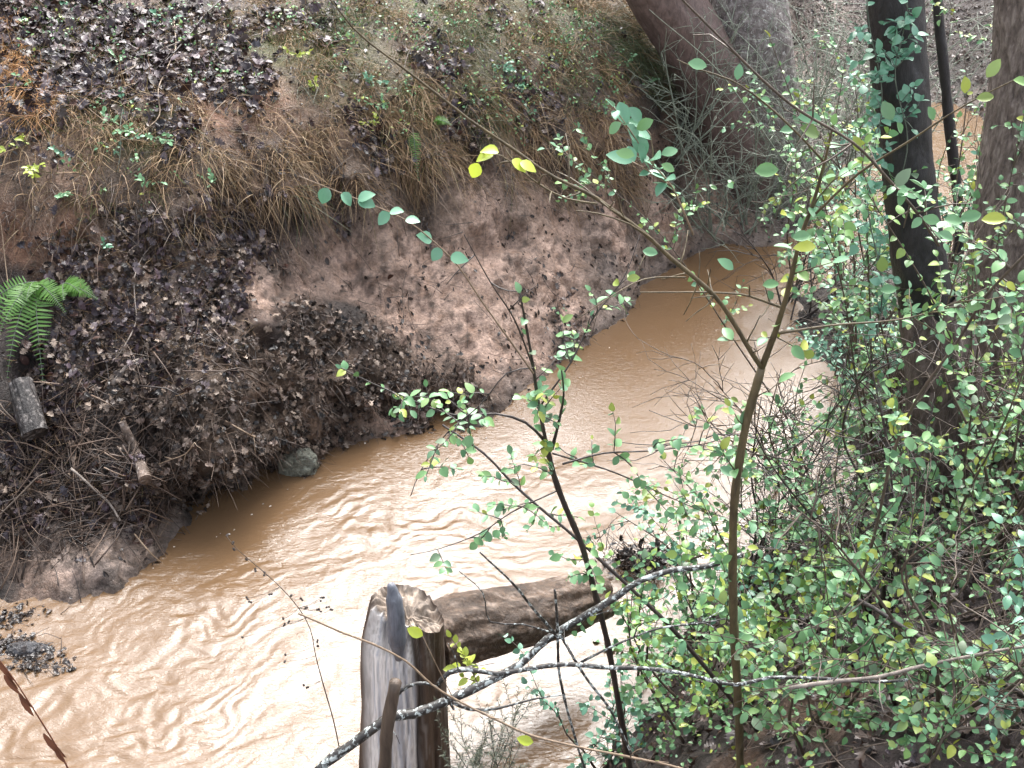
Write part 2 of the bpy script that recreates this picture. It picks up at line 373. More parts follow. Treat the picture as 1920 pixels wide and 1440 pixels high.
GX, GY = np.meshgrid(gx, gy, indexing='ij')
base_H = np.zeros(GX.shape)
pts = np.stack([GX.ravel(), GY.ravel()], 1)
H = np.empty(len(pts)); GC = np.empty((len(pts), 3))
for s in range(0, len(pts), 20000):
    q = pts[s:s + 20000]; qn = q + .05 * np.stack([fbm(np.c_[q * 6, q[:, :1] * 0], 3, 5), fbm(np.c_[q * 6, q[:, :1] * 0 + 9], 3, 8)], 1)
    D = np.linalg.norm(q[:, None] - CX[None], axis=2)
    H[s:s + 20000] = -D @ RW[:-3] + RW[-3] + q @ RW[-2:]
    D = np.linalg.norm(qn[:, None] - CX[None], axis=2)
    wgt = 1 / (D ** 3 + 1e-4); GC[s:s + 20000] = (wgt @ CC) / wgt.sum(1)[:, None]
# far from the creek the land just rolls gently
dist = np.hypot(pts[:, 0], pts[:, 1] - 6); far = sstep(9, 16, dist)
H = H * (1 - far) + far * (2.2 + .4 * fbm(np.c_[pts * .15, pts[:, :1] * 0], 2, 3))
H = H.reshape(GX.shape)
dHx = np.gradient(H, gx, axis=0); dHy = np.gradient(H, gy, axis=1)
NR = np.stack([-dHx, -dHy, np.ones_like(H)], -1); NR /= np.linalg.norm(NR, axis=2)[..., None]
P0 = np.stack([GX, GY, H], -1)
px_, py_, dep_ = project(P0.reshape(-1, 3))
def near_world(list_pxr, P, warp=.0, seed=1):
    """soft mask: 1 inside the blobs; a blob is (px,py,radius m) resolved to its world point"""
    m = np.zeros(len(P))
    wp = fbm(P * 5, 3, seed) * .45
    for b in list_pxr:
        c = gpt(b[0], b[1], smooth=True)
        d = np.linalg.norm(P - c, axis=1) / b[2]
        m = np.maximum(m, sstep(1.25, .6, d + wp) * (b[3] if len(b) > 3 else 1))
    return m
def gpt(px, py, smooth=False):
    if smooth:
        A, B, D = px_, py_, dep_; V = P0.reshape(-1, 3)
    else:
        A, B, D = pxd, pyd, depd; V = GPf
    d2 = (A - px) ** 2 + (B - py) ** 2
    d2 = np.where(D < .3, 1e9, d2)
    r = 36.
    while True:
        ok = np.nonzero(d2 < r)[0]
        if len(ok) > 0: break
        r *= 2.5
    return V[ok[np.argmin(D[ok])]].copy()
ROOTMAT = [(400,800,.35),(330,760,.28),(480,750,.3),(540,820,.22),(620,700,.3),(700,690,.25),(820,740,.2),(350,860,.25),(580,620,.2),(760,740,.2)]
MUD = [(600,480,.35),(700,560,.35),(820,600,.35),(900,400,.35),(1000,500,.4),(1050,600,.25),(1150,450,.35),(1250,430,.25),(520,560,.2),(180,1070,.3),(1350,400,.3),(800,480,.35),(900,670,.25)]
Pf = P0.reshape(-1, 3)
core = (pts[:, 0] > -4.5) & (pts[:, 0] < 5) & (pts[:, 1] > 1.5) & (pts[:, 1] < 12)
mroot = np.zeros(len(Pf)); mmud = np.zeros(len(Pf))
mroot[core] = near_world(ROOTMAT, Pf[core], seed=2); mmud[core] = near_world(MUD, Pf[core], seed=3)
Nf = NR.reshape(-1, 3)
disp = .03 * fbm(Pf * 3.1, 3, 11) + .02 * fbm(Pf * 11, 4, 21)
rid = 1 - np.abs(fbm(Pf * np.array([13, 9, 13]), 4, 31)) * 2
disp += mmud * (.030 * rid + .022 * fbm(Pf * np.array([30, 16, 30]), 3, 41))
disp += mroot * (.07 * fbm(Pf * 6, 4, 51) + .035 * (1 - 2 * np.abs(fbm(Pf * 17, 3, 61))))
steep = 1 - Nf[:, 2]
disp += np.clip(steep * 1.6, 0, 1) * .035 * fbm(Pf * 9, 4, 71)
mhol = np.zeros(len(Pf)); mhol[core] = near_world([(450,400,.17),(520,410,.12),(390,420,.12),(1210,240,.12),(1240,180,.12),(300,470,.1,.6),(900,465,.1,.6),(960,440,.08,.6),(640,740,.09),(830,770,.09),(740,760,.08),(480,890,.12),(420,930,.12),(350,930,.1),(560,700,.09),(620,660,.09),(700,700,.08),(500,640,.08),(300,800,.1),(480,760,.07),(60,690,.1),(200,700,.08,.6),(880,300,.1,.6),(140,460,.08,.5)], Pf[core], seed=9)
disp -= mhol * .10
disp += np.clip(steep * 1.6, 0, 1) * .022 * (1 - 2 * np.abs(fbm(Pf * 21, 3, 75)))
disp *= np.where(core, 1, .4) * np.where(H.ravel() < -.05, .3, 1)
GPf = Pf + Nf * disp[:, None]
# undercut blocks: push the upper face out over the water and the foot back in
def under(bl, zlo, zhi, out, inn):
    m = np.zeros(len(Pf)); m[core] = near_world(bl, Pf[core], seed=4)
    GPf[:, 1] -= m * out * sstep(zlo, zhi, Pf[:, 2]); GPf[:, 1] += m * inn * sstep(zlo, zlo - .14, Pf[:, 2])
under([(330,880,.3),(420,860,.3),(500,850,.22),(380,760,.25)], .15, .30, .16, .16)
under([(620,720,.2),(700,710,.2),(800,740,.14)], .13, .24, .10, .10)
under([(480,400,.16),(560,370,.14),(660,350,.14),(770,345,.14),(880,330,.14),(1000,330,.14),(1100,320,.14),(380,420,.16)], 1.0, 1.1, .10, .06)
pxd, pyd, depd = project(GPf)
# dark fleck pattern on mud, dark gullies
fl = fbm(Pf * np.array([26, 15, 26]), 5, 81, .65)
GC = GC * (1 - (mmud * sstep(.12, .26, fl) * .6))[:, None]
GC = GC * (1 + .35 * fbm(Pf * 5, 3, 83))[:, None]
GC = GC * (1 - .45 * sstep(.05, .015, Pf[:, 2]) * (Pf[:, 2] > -.05))[:, None]
_o = sstep(.15, .35, fbm(Pf * 3.3, 3, 87)) * (1 - mmud) * (Pf[:, 2] > .35) * (pts[:, 0] < 1.2) * .6; GC = GC * (1 - _o[:, None]) + np.array([.24, .15, .10]) * _o[:, None]
cav = sstep(.0, -.05, disp * (mroot + .3)); GCc = GC
gi, gj = np.meshgrid(np.arange(len(gx) - 1), np.arange(len(gy) - 1), indexing='ij')
a0 = gi * len(gy) + gj
Q = np.stack([a0, a0 + len(gy), a0 + len(gy) + 1, a0 + 1], -1).reshape(-1, 4)
ground = mesh_obj('ground', GPf, Q, M['ground'], col=GC)
tag(ground, kind='structure')
cell = np.outer(np.gradient(gx), np.gradient(gy)).ravel() / np.clip(Nf[:, 2], .2, 1)
inview = core & (pxd > -250) & (pxd < 2170) & (pyd > -150) & (pyd < 1600) & (depd > .5)
def scatter(n, mask):
    w_ = cell * mask * inview * (GPf[:, 2] > -.01)
    s = w_.sum(); idx = rng.choice(len(w_), n, p=w_ / s)
    return GPf[idx] + rng.uniform(-.008, .008, (n, 3)), Nf[idx]
def zmask(bl, seed=1):
    m = np.zeros(len(GPf)); m[core] = near_world(bl, GPf[core], seed=seed); return m

# ---------------------------------------------------------------- water
m, t, p, o = newmat('muddy_water')
v = coords(t, (1, 1, 1)); n1 = noise_n(t, 1.1, 4, .55, v, .8)
r = ramp(t, [(.105, .062, .031), (.135, .083, .046)])
t.links.new(n1.outputs[0], r.inputs[0]); t.links.new(r.outputs[0], p.inputs['Base Color'])
p.inputs['Roughness'].default_value = .03; p.inputs['IOR'].default_value = 1.47; p.inputs['Specular IOR Level'].default_value = .5
v2 = coords(t, (1.2, 2.8, 1)); n2 = noise_n(t, 26, 5, .6, v2, 1.2)
WBUMP = bump(t, p, n2.outputs[0], .22, .01); M['water'] = m
wx = axis(-40, -3.4, 2.0, 8, .0105, 1.15); wy = axis(-6, 2.6, 7.4, 14, .0105, 1.12)
WX, WY = np.meshgrid(wx, wy, indexing='ij')
q = np.stack([WX.ravel(), WY.ravel()], 1); z0 = np.zeros(len(q))
# flow runs from upper right to lower left
fa = R(196); fx, fy = math.cos(fa), math.sin(fa)
al = q[:, 0] * fx + q[:, 1] * fy; ac = -q[:, 0] * fy + q[:, 1] * fx
warp = fbm(np.c_[q * 1.3, z0], 3, 91) * .35
def W3(a, b, c): return np.c_[a, b, z0 + c]
riffle = np.zeros(len(q))
for px, py, rr, wt in [(300,1200,1.1,.9),(600,1150,.9,1),(100,1350,.9,.9),(500,1380,1.0,.8),(800,1050,.7,.9),(1000,950,.6,.8),(1000,1100,.7,.6),(700,1000,.6,.8),(1100,1250,.8,.7),(1300,1000,.6,.5),(600,950,.3,.7),(1250,860,.45,.25)]:
    c = PZ(px, py, 0)[:2]; riffle = np.maximum(riffle, wt * sstep(1.3, .35, np.linalg.norm(q - c, axis=1) / rr + .3 * fbm(np.c_[q * 2, z0], 2, 95)))
Hh = np.zeros(len(q))
warp2 = fbm(np.c_[q * 4.5, z0 + 5], 3, 93) * .16; warp3 = fbm(np.c_[q * 4.5, z0 + 9], 3, 94) * .16
rp = riffle * (.35 + .65 * sstep(-.35, .35, fbm(np.c_[q * 1.6, z0 + 2], 3, 97)))
lf = sstep(-.6, -2.0, q[:, 0])                       # choppier toward the outer bend on the left
Hh += riffle * .0085 * fbm(W3((al + warp) * 2.6, (ac + warp * .6) * 4.5, 0), 3, 101, .5) * 1.5
Hh += rp * (.0036 + .0018 * lf) * (1 - np.abs(fbm(W3((al + warp + warp2) * 9, (ac + warp + warp3) * 25, 4), 3, 111)) * 2.4)
Hh += rp * .0020 * fbm(W3((al + warp2) * 16, (ac + warp3) * 40, 8), 2, 121)
Hh += (.02 + rp) * .0008 * fbm(W3(al * 12, ac * 30, 2), 3, 131)
wi, wj = np.meshgrid(np.arange(len(wx) - 1), np.arange(len(wy) - 1), indexing='ij'); a0 = wi * len(wy) + wj
Qw = np.stack([a0, a0 + len(wy), a0 + len(wy) + 1, a0 + 1], -1).reshape(-1, 4)
water = mesh_obj('water', np.c_[q, Hh], Qw, M['water']); tag(water, kind='structure')

# ---------------------------------------------------------------- woods beyond (seen only mirrored in the creek)
def woods():
    mbT, mbL = MB(), MB()
    for k in range(46):
        x = -13 + 26 * rng.random(); y = 17 + 8 * rng.random(); hgt = rng.uniform(5.0, 8.0)
        if k > 36: x = -11 + 2 * rng.random(); y = 3 + 9 * rng.random()
        z = 1.8
        path = smooth_path([(x, y, z - .6), (x + rng.uniform(-.3, .3), y, z + hgt * .5), (x + rng.uniform(-.8, .8), y, z + hgt)], .8)
        mbT.tube(path, .16, .03, 7)
        for j in range(9):
            tt = rng.uniform(.2, .95); b = path[int(tt * (len(path) - 1))]; d = rng.normal(size=3); d[2] = abs(d[2]) * .6; d /= np.linalg.norm(d)
            L = rng.uniform(.8, 2.2); mbT.tube(smooth_path([b, b + d * L * .5 + (0, 0, .1), b + d * L], .4), .04, .008, 4)
        n = 420
        c = np.c_[rng.normal(0, 1.4, n) + x, rng.normal(0, .8, n) + y, z + hgt * rng.beta(1.3, 1.5, n)]
        add_leaves(mbL, ROUND, c, rng.normal(size=(n, 3)), rng.normal(size=(n, 3)), rng.uniform(.15, .34, n))
    o = mbT.build('woods', M['twig']); tag(o, 'dark woods standing beyond the far bank', 'woods', kind='stuff')
    mbL.build('foliage', M['leaf'], o)
woods()
# ================================================================ GROUND COVER (nobody could count these)
LITTER = [(100,50,.5),(250,80,.45),(380,60,.3),(420,150,.22),(330,130,.3),(200,140,.25),(40,170,.2),(300,500,.33),(400,480,.3),(470,430,.22),(250,560,.3),(200,640,.25),(350,620,.28),(120,700,.22),(300,690,.25),(140,500,.2),
  (830,110,.16),(870,230,.15),(1000,210,.18),(960,200,.12),(690,240,.14),(705,290,.12),(600,400,.14,.7),(700,510,.1,.6),(480,130,.12),(560,30,.2),(60,900,.3,.8),(180,950,.25,.8),(90,820,.2),(340,260,.12),(420,600,.15,.6)]
ml = zmask(LITTER, 201) * (1 - .92 * mmud)
mb = MB()
L, N = scatter(9500, (ml + .22 * (H.ravel() > .95) * (pts[:, 0] < 1.2) * sstep(.0, .3, fbm(GPf * 5, 3, 313))) * (.35 + sstep(-.25, .15, fbm(GPf * 8, 3, 311))))
def flat_leaves(mb, tm, L, N, size, tilt=.55, lift=(.003, .025), wid=None):
    n = len(L); nn = N + rng.normal(size=(n, 3)) * tilt; xa = np.cross(nn, rng.normal(size=(n, 3)))
    xa = xa + np.array([0, 0, -.2])
    add_leaves(mb, tm, L + N * rng.uniform(*lift, (n, 1)), xa, nn, size, wid)
upper = L[:, 2] > 1.38
flat_leaves(mb, OAK + OAK + OVAL[:2], L, N, np.where(upper, rng.uniform(.02, .085, len(L)), rng.uniform(.015, .06, len(L))), np.where(upper, .45, .7)[:, None])
o = mb.build('leaf_litter', M['litter'], smooth=False); tag(o, 'dark purple brown wet oak leaves carpeting the far bank', 'leaf litter', kind='stuff')
# broken bits and dark flecks all over the far bank and the mud
mb = MB()
far_m = (GPf[:, 1] > 3.4) & (pts[:, 0] < 2.6)
L, N = scatter(16000, far_m * (.5 + .4 * mroot + .5 * ml) * (1 - .93 * mmud) + mmud * .5 * sstep(.05, .4, fbm(GPf * 6, 3, 303)))
flat_leaves(mb, OAK + OVAL, L, N, rng.uniform(.006, .034, len(L)) , .7, (0, .012))
L, N = scatter(700, mmud * sstep(-.1, .4, fbm(GPf * 4, 3, 305))); n = len(L)
dn = np.array([.5, -.5, -.9]) + rng.normal(size=(n, 3)) * .35
add_leaves(mb, OVAL, L + N * .004, dn, N + rng.normal(size=(n, 3)) * .5, rng.uniform(.012, .04, n), rng.uniform(.4, 1, n))
o = mb.build('bark_crumbs', M['litter2'], smooth=False); tag(o, 'dark crumbs of bark and rotted leaf on the mud', 'debris', kind='stuff')
mb = MB(); L, N = scatter(6500, (mroot + .5 * ml * (H.ravel() < 1.2)) * (.4 + .8 * sstep(-.2, .2, fbm(GPf * 7, 2, 301))))
M['tanbits'] = island_mat('tan_crumbs', [(.025, .018, .015), (.20, .14, .11), (.07, .05, .038), (.34, .26, .2), (.06, .042, .034), (.02, .016, .014), (.012, .01, .009)], .5, 0, .4, 60, .4)
flat_leaves(mb, OAK, L, N, rng.uniform(.015, .05, len(L)), 1.0, (0, .03))
o = mb.build('root_crumbs', M['tanbits'], smooth=False); tag(o, 'tan crumbs of clay and leaf caught in the root mat', 'debris', kind='stuff')
# litter of the near bank
mb = MB()
nearb = ((pts[:, 0] > .2) & (GPf[:, 1] < 6.2) & (GPf[:, 2] > .03)) | ((pts[:, 0] > 2.3) & (GPf[:, 1] > 7.5))
L, N = scatter(9000, nearb * 1.)
M['litternear'] = island_mat('brown_leaves', [(.035, .025, .02), (.10, .07, .055), (.05, .035, .03), (.18, .13, .11), (.09, .05, .03), (.16, .13, .12), (.018, .014, .012)], .4, 0, .5, 60, .4)
flat_leaves(mb, OAK, L, N, rng.uniform(.02, .06, len(L)), .6)
o = mb.build('leaf_litter', M['litternear'], smooth=False); tag(o, 'grey brown dead leaves under the shrubs of the near bank', 'leaf litter', kind='stuff')
# dry grass and hanging rootlets on the bank face
STRAW = [(250,200,.3,1),(350,250,.25,1),(150,250,.3,1),(300,160,.2,.6),(450,60,.2,.5),(450,230,.2,.5),(560,-20,.4),(760,-20,.4),(960,-20,.4),(1120,-20,.4),(480,40,.2),(1000,20,.3),(860,140,.25),(960,200,.2),(560,60,.25),(700,40,.3),(650,160,.3),(800,60,.3),(780,180,.25),(830,280,.2),(700,260,.2),(900,100,.25),(1000,80,.3),(1050,200,.25),(1100,120,.3),(1120,250,.25),(950,280,.2),(1180,60,.2),(600,250,.2,.7),(520,180,.2,.5),(460,330,.2,.5),(560,330,.2),(660,320,.2),(760,330,.2),(880,300,.2),(1060,300,.22),(1160,300,.2),(200,270,.3,.5),(100,300,.3,.6),(330,350,.25,.6),(60,230,.25,.7),(420,270,.2,.4)]
ms = zmask(STRAW, 211)
def tuft(name, nn, mask, mat, Lr, drop, wd, label, spread=.45, kind='stuff'):
    L, N = scatter(nn, mask)
    # clumped: pull towards coarse clump seeds
    d = N * .9 + rng.normal(size=N.shape) * spread + np.array([0, -.25, .05]); d /= np.linalg.norm(d, axis=1)[:, None]
    mb = MB(); ribbons(mb, L - N * .01, d, rng.uniform(*Lr, len(L)), np.full(len(L), wd) * rng.uniform(.6, 1.3, len(L)), rng.uniform(*drop, len(L)))
    o = mb.build(name, mat); tag(o, label, 'grass' if 'grass' in name or 'straw' in name else 'roots', kind=kind); return o
clump = sstep(-.15, .3, fbm(GPf * np.array([9, 9, 5]), 3, 221))
tuft('dry_grass', 28000, ms * (.08 + clump), M['straw'], (.05, .19), (.5, 1.3), .0019, 'tan dry grass and rootlets hanging down the bank face', .85)
tuft('green_grass', 5200, zmask([(1150,60,.25),(1200,100,.25),(1240,140,.2),(1220,40,.25),(860,60,.18),(640,40,.2),(900,200,.15,.6),(1080,160,.15,.5),(600,150,.15,.5),(560,380,.12,.4)], 223), M['green_grass'], (.06, .2), (.3, 1.1), .0014, 'thin green grass trailing beside the large leaning trunk')
tuft('orange_straw', 1800, zmask([(30,130,.13),(60,170,.12),(20,90,.1),(70,200,.08),(10,40,.08)], 225), M['orange_straw'], (.07, .18), (.6, 1.2), .0018, 'orange straw clump draping over the bank at the left edge')
tuft('bank_weeds', 7500, zmask([(300,60,.6,.5),(100,60,.5,.5),(650,60,.5,1),(900,100,.5,1),(1080,80,.4,1),(200,270,.4,.6),(500,60,.3,1),(780,220,.3,.6)], 233) * (.1 + clump), M['moss'], (.03, .10), (.1, .8), .0022, 'olive green weed blades over the upper bank', .7)
tuft('straw_scraps', 9500, ml * 1., M['straw'], (.03, .11), (.0, .4), .0012, 'pale straw scraps over the fallen leaves', 1.0)
tuft('moss', 6000, zmask([(285,255,.14),(300,230,.12),(870,60,.12),(910,62,.1),(620,110,.14),(650,60,.14),(700,140,.12),(540,60,.12),(760,110,.1),(640,200,.12,.6),(900,270,.1,.5),(340,290,.08)], 227), M['moss'], (.01, .035), (0, .3), .002, 'olive green moss cushions on the upper bank', .6)
tuft('root_mat', 7000, mroot * (.3 + clump), M['root'], (.03, .12), (.1, .9), .0016, 'tangled fine roots matting the undercut mud mound', .8)
tuft('root_fringe', 2600, zmask([(560,360,.22),(650,345,.2),(480,350,.2),(780,340,.18),(900,320,.18),(1050,320,.2),(1160,320,.2),(1250,320,.15),(200,380,.25,.7),(60,380,.2,.7),(320,400,.2),(440,400,.2),(520,460,.14)], 229), M['root'], (.06, .2), (.6, 1.4), .0017, 'dark rootlets hanging under the sod edge above the mud slope', .5)
# low creeping plants with small leaves on the bank (ground cover)
mb = MB()
L, N = scatter(520, zmask([(300,60,.5,.4),(100,40,.4,.3),(650,40,.4,.6),(900,100,.5,.8),(1050,60,.4,1),(1100,150,.3,.7),(950,140,.12,1.5),(985,160,.1,1.5),(700,180,.3,.5),(250,260,.3,.4),(430,150,.2,.4),(830,60,.3,.9),(1000,20,.3,1)], 231))
for k in range(5):
    n = len(L); add_leaves(mb, OVAL + ROUND, L + N * .03 + rng.normal(size=L.shape) * .018, rng.normal(size=(n, 3)) + N * .3, np.array([0, -.3, 1.]) + rng.normal(size=(n, 3)) * .5, rng.uniform(.009, .022, n))
o = mb.build('creeping_plants', M['leaf']); tag(o, 'tiny pale green creeping leaves over the upper bank', 'ground cover', kind='stuff')
# small leafy growth over the near bank
mb = MB()
L, N = scatter(800, nearb * (pts[:, 1] < 6))
for k in range(6):
    n = len(L); add_leaves(mb, OVAL + ROUND, L + N * rng.uniform(.02, .12, (n, 1)) + rng.normal(size=L.shape) * .03, rng.normal(size=(n, 3)), np.array([0, -.3, 1.]) + rng.normal(size=(n, 3)) * .5, rng.uniform(.012, .024, n))
o = mb.build('undergrowth', M['leaf']); tag(o, 'low small leaved undergrowth on the near bank', 'undergrowth', kind='stuff')
# twig debris heaped at the lower left, and brush twigs elsewhere
def debris(name, n, mask, mat, Lr, rr, label, tilt=.35, kinks=True):
    L, N = scatter(n, mask); mb = MB()
    for b, nn in zip(L, N):
        d = np.cross(nn, rng.normal(size=3)); d /= np.linalg.norm(d); d = d + nn * rng.uniform(-.1, tilt); ln = rng.uniform(*Lr)
        a = b + nn * .012; pth = smooth_path([a - d * ln * .5, a + rng.normal(size=3) * ln * .06 + nn * .01, a + d * ln * .5 + rng.normal(size=3) * ln * .08], .05)
        r_ = rng.uniform(*rr); mb.tube(pth, r_, r_ * .35, 4)
    o = mb.build(name, mat); tag(o, label, 'twigs', kind='stuff')
debris('twig_debris', 800, zmask([(60,900,.35),(150,960,.25),(250,930,.2),(40,1000,.2),(280,760,.25,.5),(120,830,.25),(400,700,.2,.5)], 241), M['root'], (.08, .38), (.0015, .0045), 'dark twigs washed into a heap at the foot of the left bank')
debris('brush_twigs', 900, zmask([(1780,80,.7),(1700,60,.6),(1850,160,.5),(1500,60,.6),(1560,200,.5)], 243), M['twig'], (.15, .6), (.0015, .004), 'thin brown brush lying on the ground behind the trunks', .9)
debris('ground_twigs', 420, nearb * (pts[:, 1] < 6.2), M['twig'], (.12, .6), (.0015, .004), 'thin dead twigs fallen among the near shrubs', .8)
debris('bank_twigs', 700, far_m * (.4 + ms), M['twig'], (.08, .4), (.001, .0025), 'scattered thin twigs and runners over the far bank', .3)
debris('mud_twigs', 90, mmud, M['twigdark'], (.05, .2), (.001, .003), 'short dark twigs stuck in the bare mud slope', .3)

# ================================================================ TRUNKS AND LOGS
def trunk_mesh(path, rads, sides=72, step=.02, amp=.012, fq=14, stretch=5, seed=1, flare=None, ridge=True, jag=None, lobes=0):
    P = smooth_path(path, step); m = len(P)
    s = np.r_[0, np.cumsum(np.linalg.norm(np.diff(P, axis=0), axis=1))]
    pp = np.array(path, float); k = [np.argmin(np.linalg.norm(P - q_, axis=1)) for q_ in pp]
    rad = np.interp(np.arange(m), k, rads)
    T, Nn, B = frames(P); a = np.arange(sides) / sides * 2 * np.pi
    ca, sa = np.cos(a), np.sin(a)
    r = np.repeat(rad[:, None], sides, 1)
    q_ = np.stack([np.repeat(ca[None] * 1., m, 0) * rad.mean() * fq, np.repeat(sa[None] * 1., m, 0) * rad.mean() * fq, np.repeat((s * fq / stretch)[:, None], sides, 1)], -1)
    n_ = fbm(q_, 4, seed)
    if ridge: n_ = 1 - 2.4 * np.abs(n_)
    n2 = fbm(q_ * .25, 2, seed + 5)
    r = r + amp * n_ + amp * 2 * n2
    if lobes: r = r * (1 + .12 * np.cos(lobes * a + seed)[None] * sstep(.5, 0, s)[:, None])
    V = P[:, None] + (ca[None, :, None] * Nn[:, None] + sa[None, :, None] * B[:, None]) * r[..., None]
    if jag is not None:
        V = V + T[:, None] * (jag(a)[None] * sstep(s[-1] - .35, s[-1], s)[:, None])[..., None]
    i, j = np.meshgrid(np.arange(m - 1), np.arange(sides), indexing='ij')
    a0 = i * sides + j; a1 = i * sides + (j + 1) % sides
    return V, np.stack([a0, a1, a1 + sides, a0 + sides], -1).reshape(-1, 4), P, rad, T, n_
def cap(mb, ring, centre, rings=5, depth=.02, seed=3):
    """uneven broken end: rings shrinking to the centre"""
    n = len(ring); V = [ring]
    for k in range(1, rings + 1):
        f = 1 - k / rings; v = centre + (ring - centre) * f
        v = v + (fbm(v * 40, 2, seed) * depth)[:, None] * np.array([.2, .2, 1.]); V.append(v)
    V = np.vstack(V); i, j = np.meshgrid(np.arange(rings), np.arange(n), indexing='ij'); a0 = i * n + j; a1 = i * n + (j + 1) % n
    mb.add(V, np.stack([a0, a1, a1 + n, a0 + n], -1).reshape(-1, 4))
def tree(name, label, path, rads, mat, limbs, **kw):
    base = np.array(path[0]); t_ = empty(name, base, label, 'tree')
    V, Qd, P, rad, T, _ = trunk_mesh(path, rads, **kw); mb = MB(); mb.add(V.reshape(-1, 3), Qd)
    cap(mb, V[-1], P[-1]); mb.build('trunk', mat, t_)
    top = P[-1]
    cr = MB()
    for k in range(limbs):
        f = rng.uniform(.55, .98); b = P[int(f * (len(P) - 1))]; d = rng.normal(size=3); d[2] = abs(d[2]) + .5; d /= np.linalg.norm(d); L_ = rng.uniform(1.0, 2.0)
        pt = smooth_path([b, b + d * L_ * .4, b + d * L_ * .75 + (0, 0, .15), b + d * L_ + (0, 0, .35)], .15); cr.tube(pt, rad[int(f * (len(P) - 1))] * .35 + .004, .006, 6)
        for j in range(6):
            b2 = pt[rng.integers(2, len(pt))]; d2 = d + rng.normal(size=3) * .8; d2 /= np.linalg.norm(d2); l2 = rng.uniform(.3, .9)
            cr.tube(smooth_path([b2, b2 + d2 * l2 * .5 + (0, 0, .04), b2 + d2 * l2], .12), .008, .002, 4)
    if limbs: cr.build('crown', mat, t_)
    return t_
M['bigbark'] = bark_mat('lichened_red_bark', [(.05, .04, .037), (.15, .125, .115), (.32, .29, .27)], .65, 30, (1, 1, .7), 1., .03, (.42, .41, .38), .57)
M['bigbark2'] = bark_mat('smooth_red_bark', [(.07, .045, .038), (.17, .115, .10)], .6, 34, (1, 1, .5), .9, .01, (.2, .17, .15), .68)
M['blackbark'] = bark_mat('black_wet_bark', [(.006, .006, .007), (.026, .023, .024)], .45, 30, (1, 1, .35), .8, .012, (.07, .07, .06), .68)
M['brownbark'] = bark_mat('rough_brown_bark', [(.03, .02, .018), (.11, .08, .066), (.2, .15, .13)], .6, 44, (1, 1, .3), 1., .02)
M['greybark'] = bark_mat('flaky_grey_bark', [(.045, .032, .028), (.17, .13, .11), (.34, .28, .245)], .65, 55, (1, 1, .3), 1., .02)
# big leaning double trunk beyond the mud bend
b0 = PZ(1395, 350, .15)
pa = [b0 + (0, 0, -.3), PY(1395, 330, b0[1]), PY(1345, 180, b0[1] - .05), PY(1285, 60, b0[1] - .1), PY(1215, -60, b0[1] - .15), PY(1100, -330, b0[1] - .3), PY(900, -900, b0[1] - .6)]
tree('leaning_tree', 'smooth reddish brown trunk leaning left beside the grey lichened trunk', pa, [.34, .28, .22, .21, .20, .18, .1], M['bigbark2'], 7, sides=96, amp=.012, fq=9, stretch=3, seed=5, lobes=3)
b1 = b0 + np.array([.12, .12, 0])
pb = [b1 + (.05, 0, -.3), PY(1440, 330, b1[1]), PY(1420, 180, b1[1]), PY(1405, 60, b1[1]), PY(1395, -60, b1[1] + .1), PY(1390, -400, b1[1] + .2), PY(1400, -1000, b1[1] + .4)]
tree('lichened_tree', 'thick pale grey trunk with lichen speckles behind the bare thorny tangle', pb, [.42, .33, .27, .25, .24, .2, .12], M['bigbark'], 7, sides=96, amp=.016, fq=9, stretch=2, seed=9, lobes=4)
# black trunk on the near bank
g1 = gpt(1772, 900)
pc = [g1 + (0, 0, -.25), g1 + (-.01, 0, .06), PY(1765, 700, g1[1] + .02), PY(1735, 560, g1[1] + .03)]
pcd = pc[3]
pc2 = [g1 + (0, 0, 0), PY(1765, 720, g1[1] + .02), pcd, PY(1712, 400, pcd[1] + .02), PY(1697, 230, pcd[1] + .03), PY(1683, 80, pcd[1] + .04), PY(1675, -60, pcd[1] + .05), PY(1650, -500, pcd[1] + .1), PY(1600, -1300, pcd[1] + .2)]
tk = empty('black_tree', g1, 'straight black wet trunk with a leafy vine climbing it', 'tree')
V, Qd, P_, rad_, T_, _ = trunk_mesh(pc, [.22, .155, .132, .098], amp=.014, fq=16, stretch=3, seed=13, sides=96, lobes=4)
mb = MB(); mb.add(V.reshape(-1, 3), Qd); mb.build('root_flare', M['brownbark'], tk)
V, Qd, P_, rad_, T_, _ = trunk_mesh(pc2, [.11, .105, .098, .09, .088, .086, .085, .075, .05], amp=.007, fq=18, stretch=3, seed=15, sides=80)
mb = MB(); mb.add(V.reshape(-1, 3), Qd); cap(mb, V[-1], P_[-1]); mb.build('trunk', M['blackbark'], tk)
cr = MB()
for k in range(6):
    b = P_[int(len(P_) * rng.uniform(.75, .98))]; d = rng.normal(size=3); d[2] = 1; d /= np.linalg.norm(d)
    cr.tube(smooth_path([b, b + d * .6, b + d * 1.3 + (0, 0, .2)], .15), .03, .005, 6)
cr.build('crown', M['blackbark'], tk)
# flaky right trunk
g2 = gpt(1885, 800)
pd = [g2 + (0, 0, -.3), g2 + (0, 0, .1), PY(1895, 480, g2[1] + .1), PY(1912, 300, g2[1] + .12), PY(1925, 120, g2[1] + .14), PY(1930, -60, g2[1] + .15), PY(1945, -600, g2[1] + .2), PY(1960, -1200, g2[1] + .3)]
tree('flaky_barked_tree', 'grey brown trunk with vertical flaky bark at the right edge', pd, [.24, .17, .15, .135, .12, .115, .1, .06], M['greybark'], 5, sides=96, amp=.012, fq=30, stretch=5, seed=19)
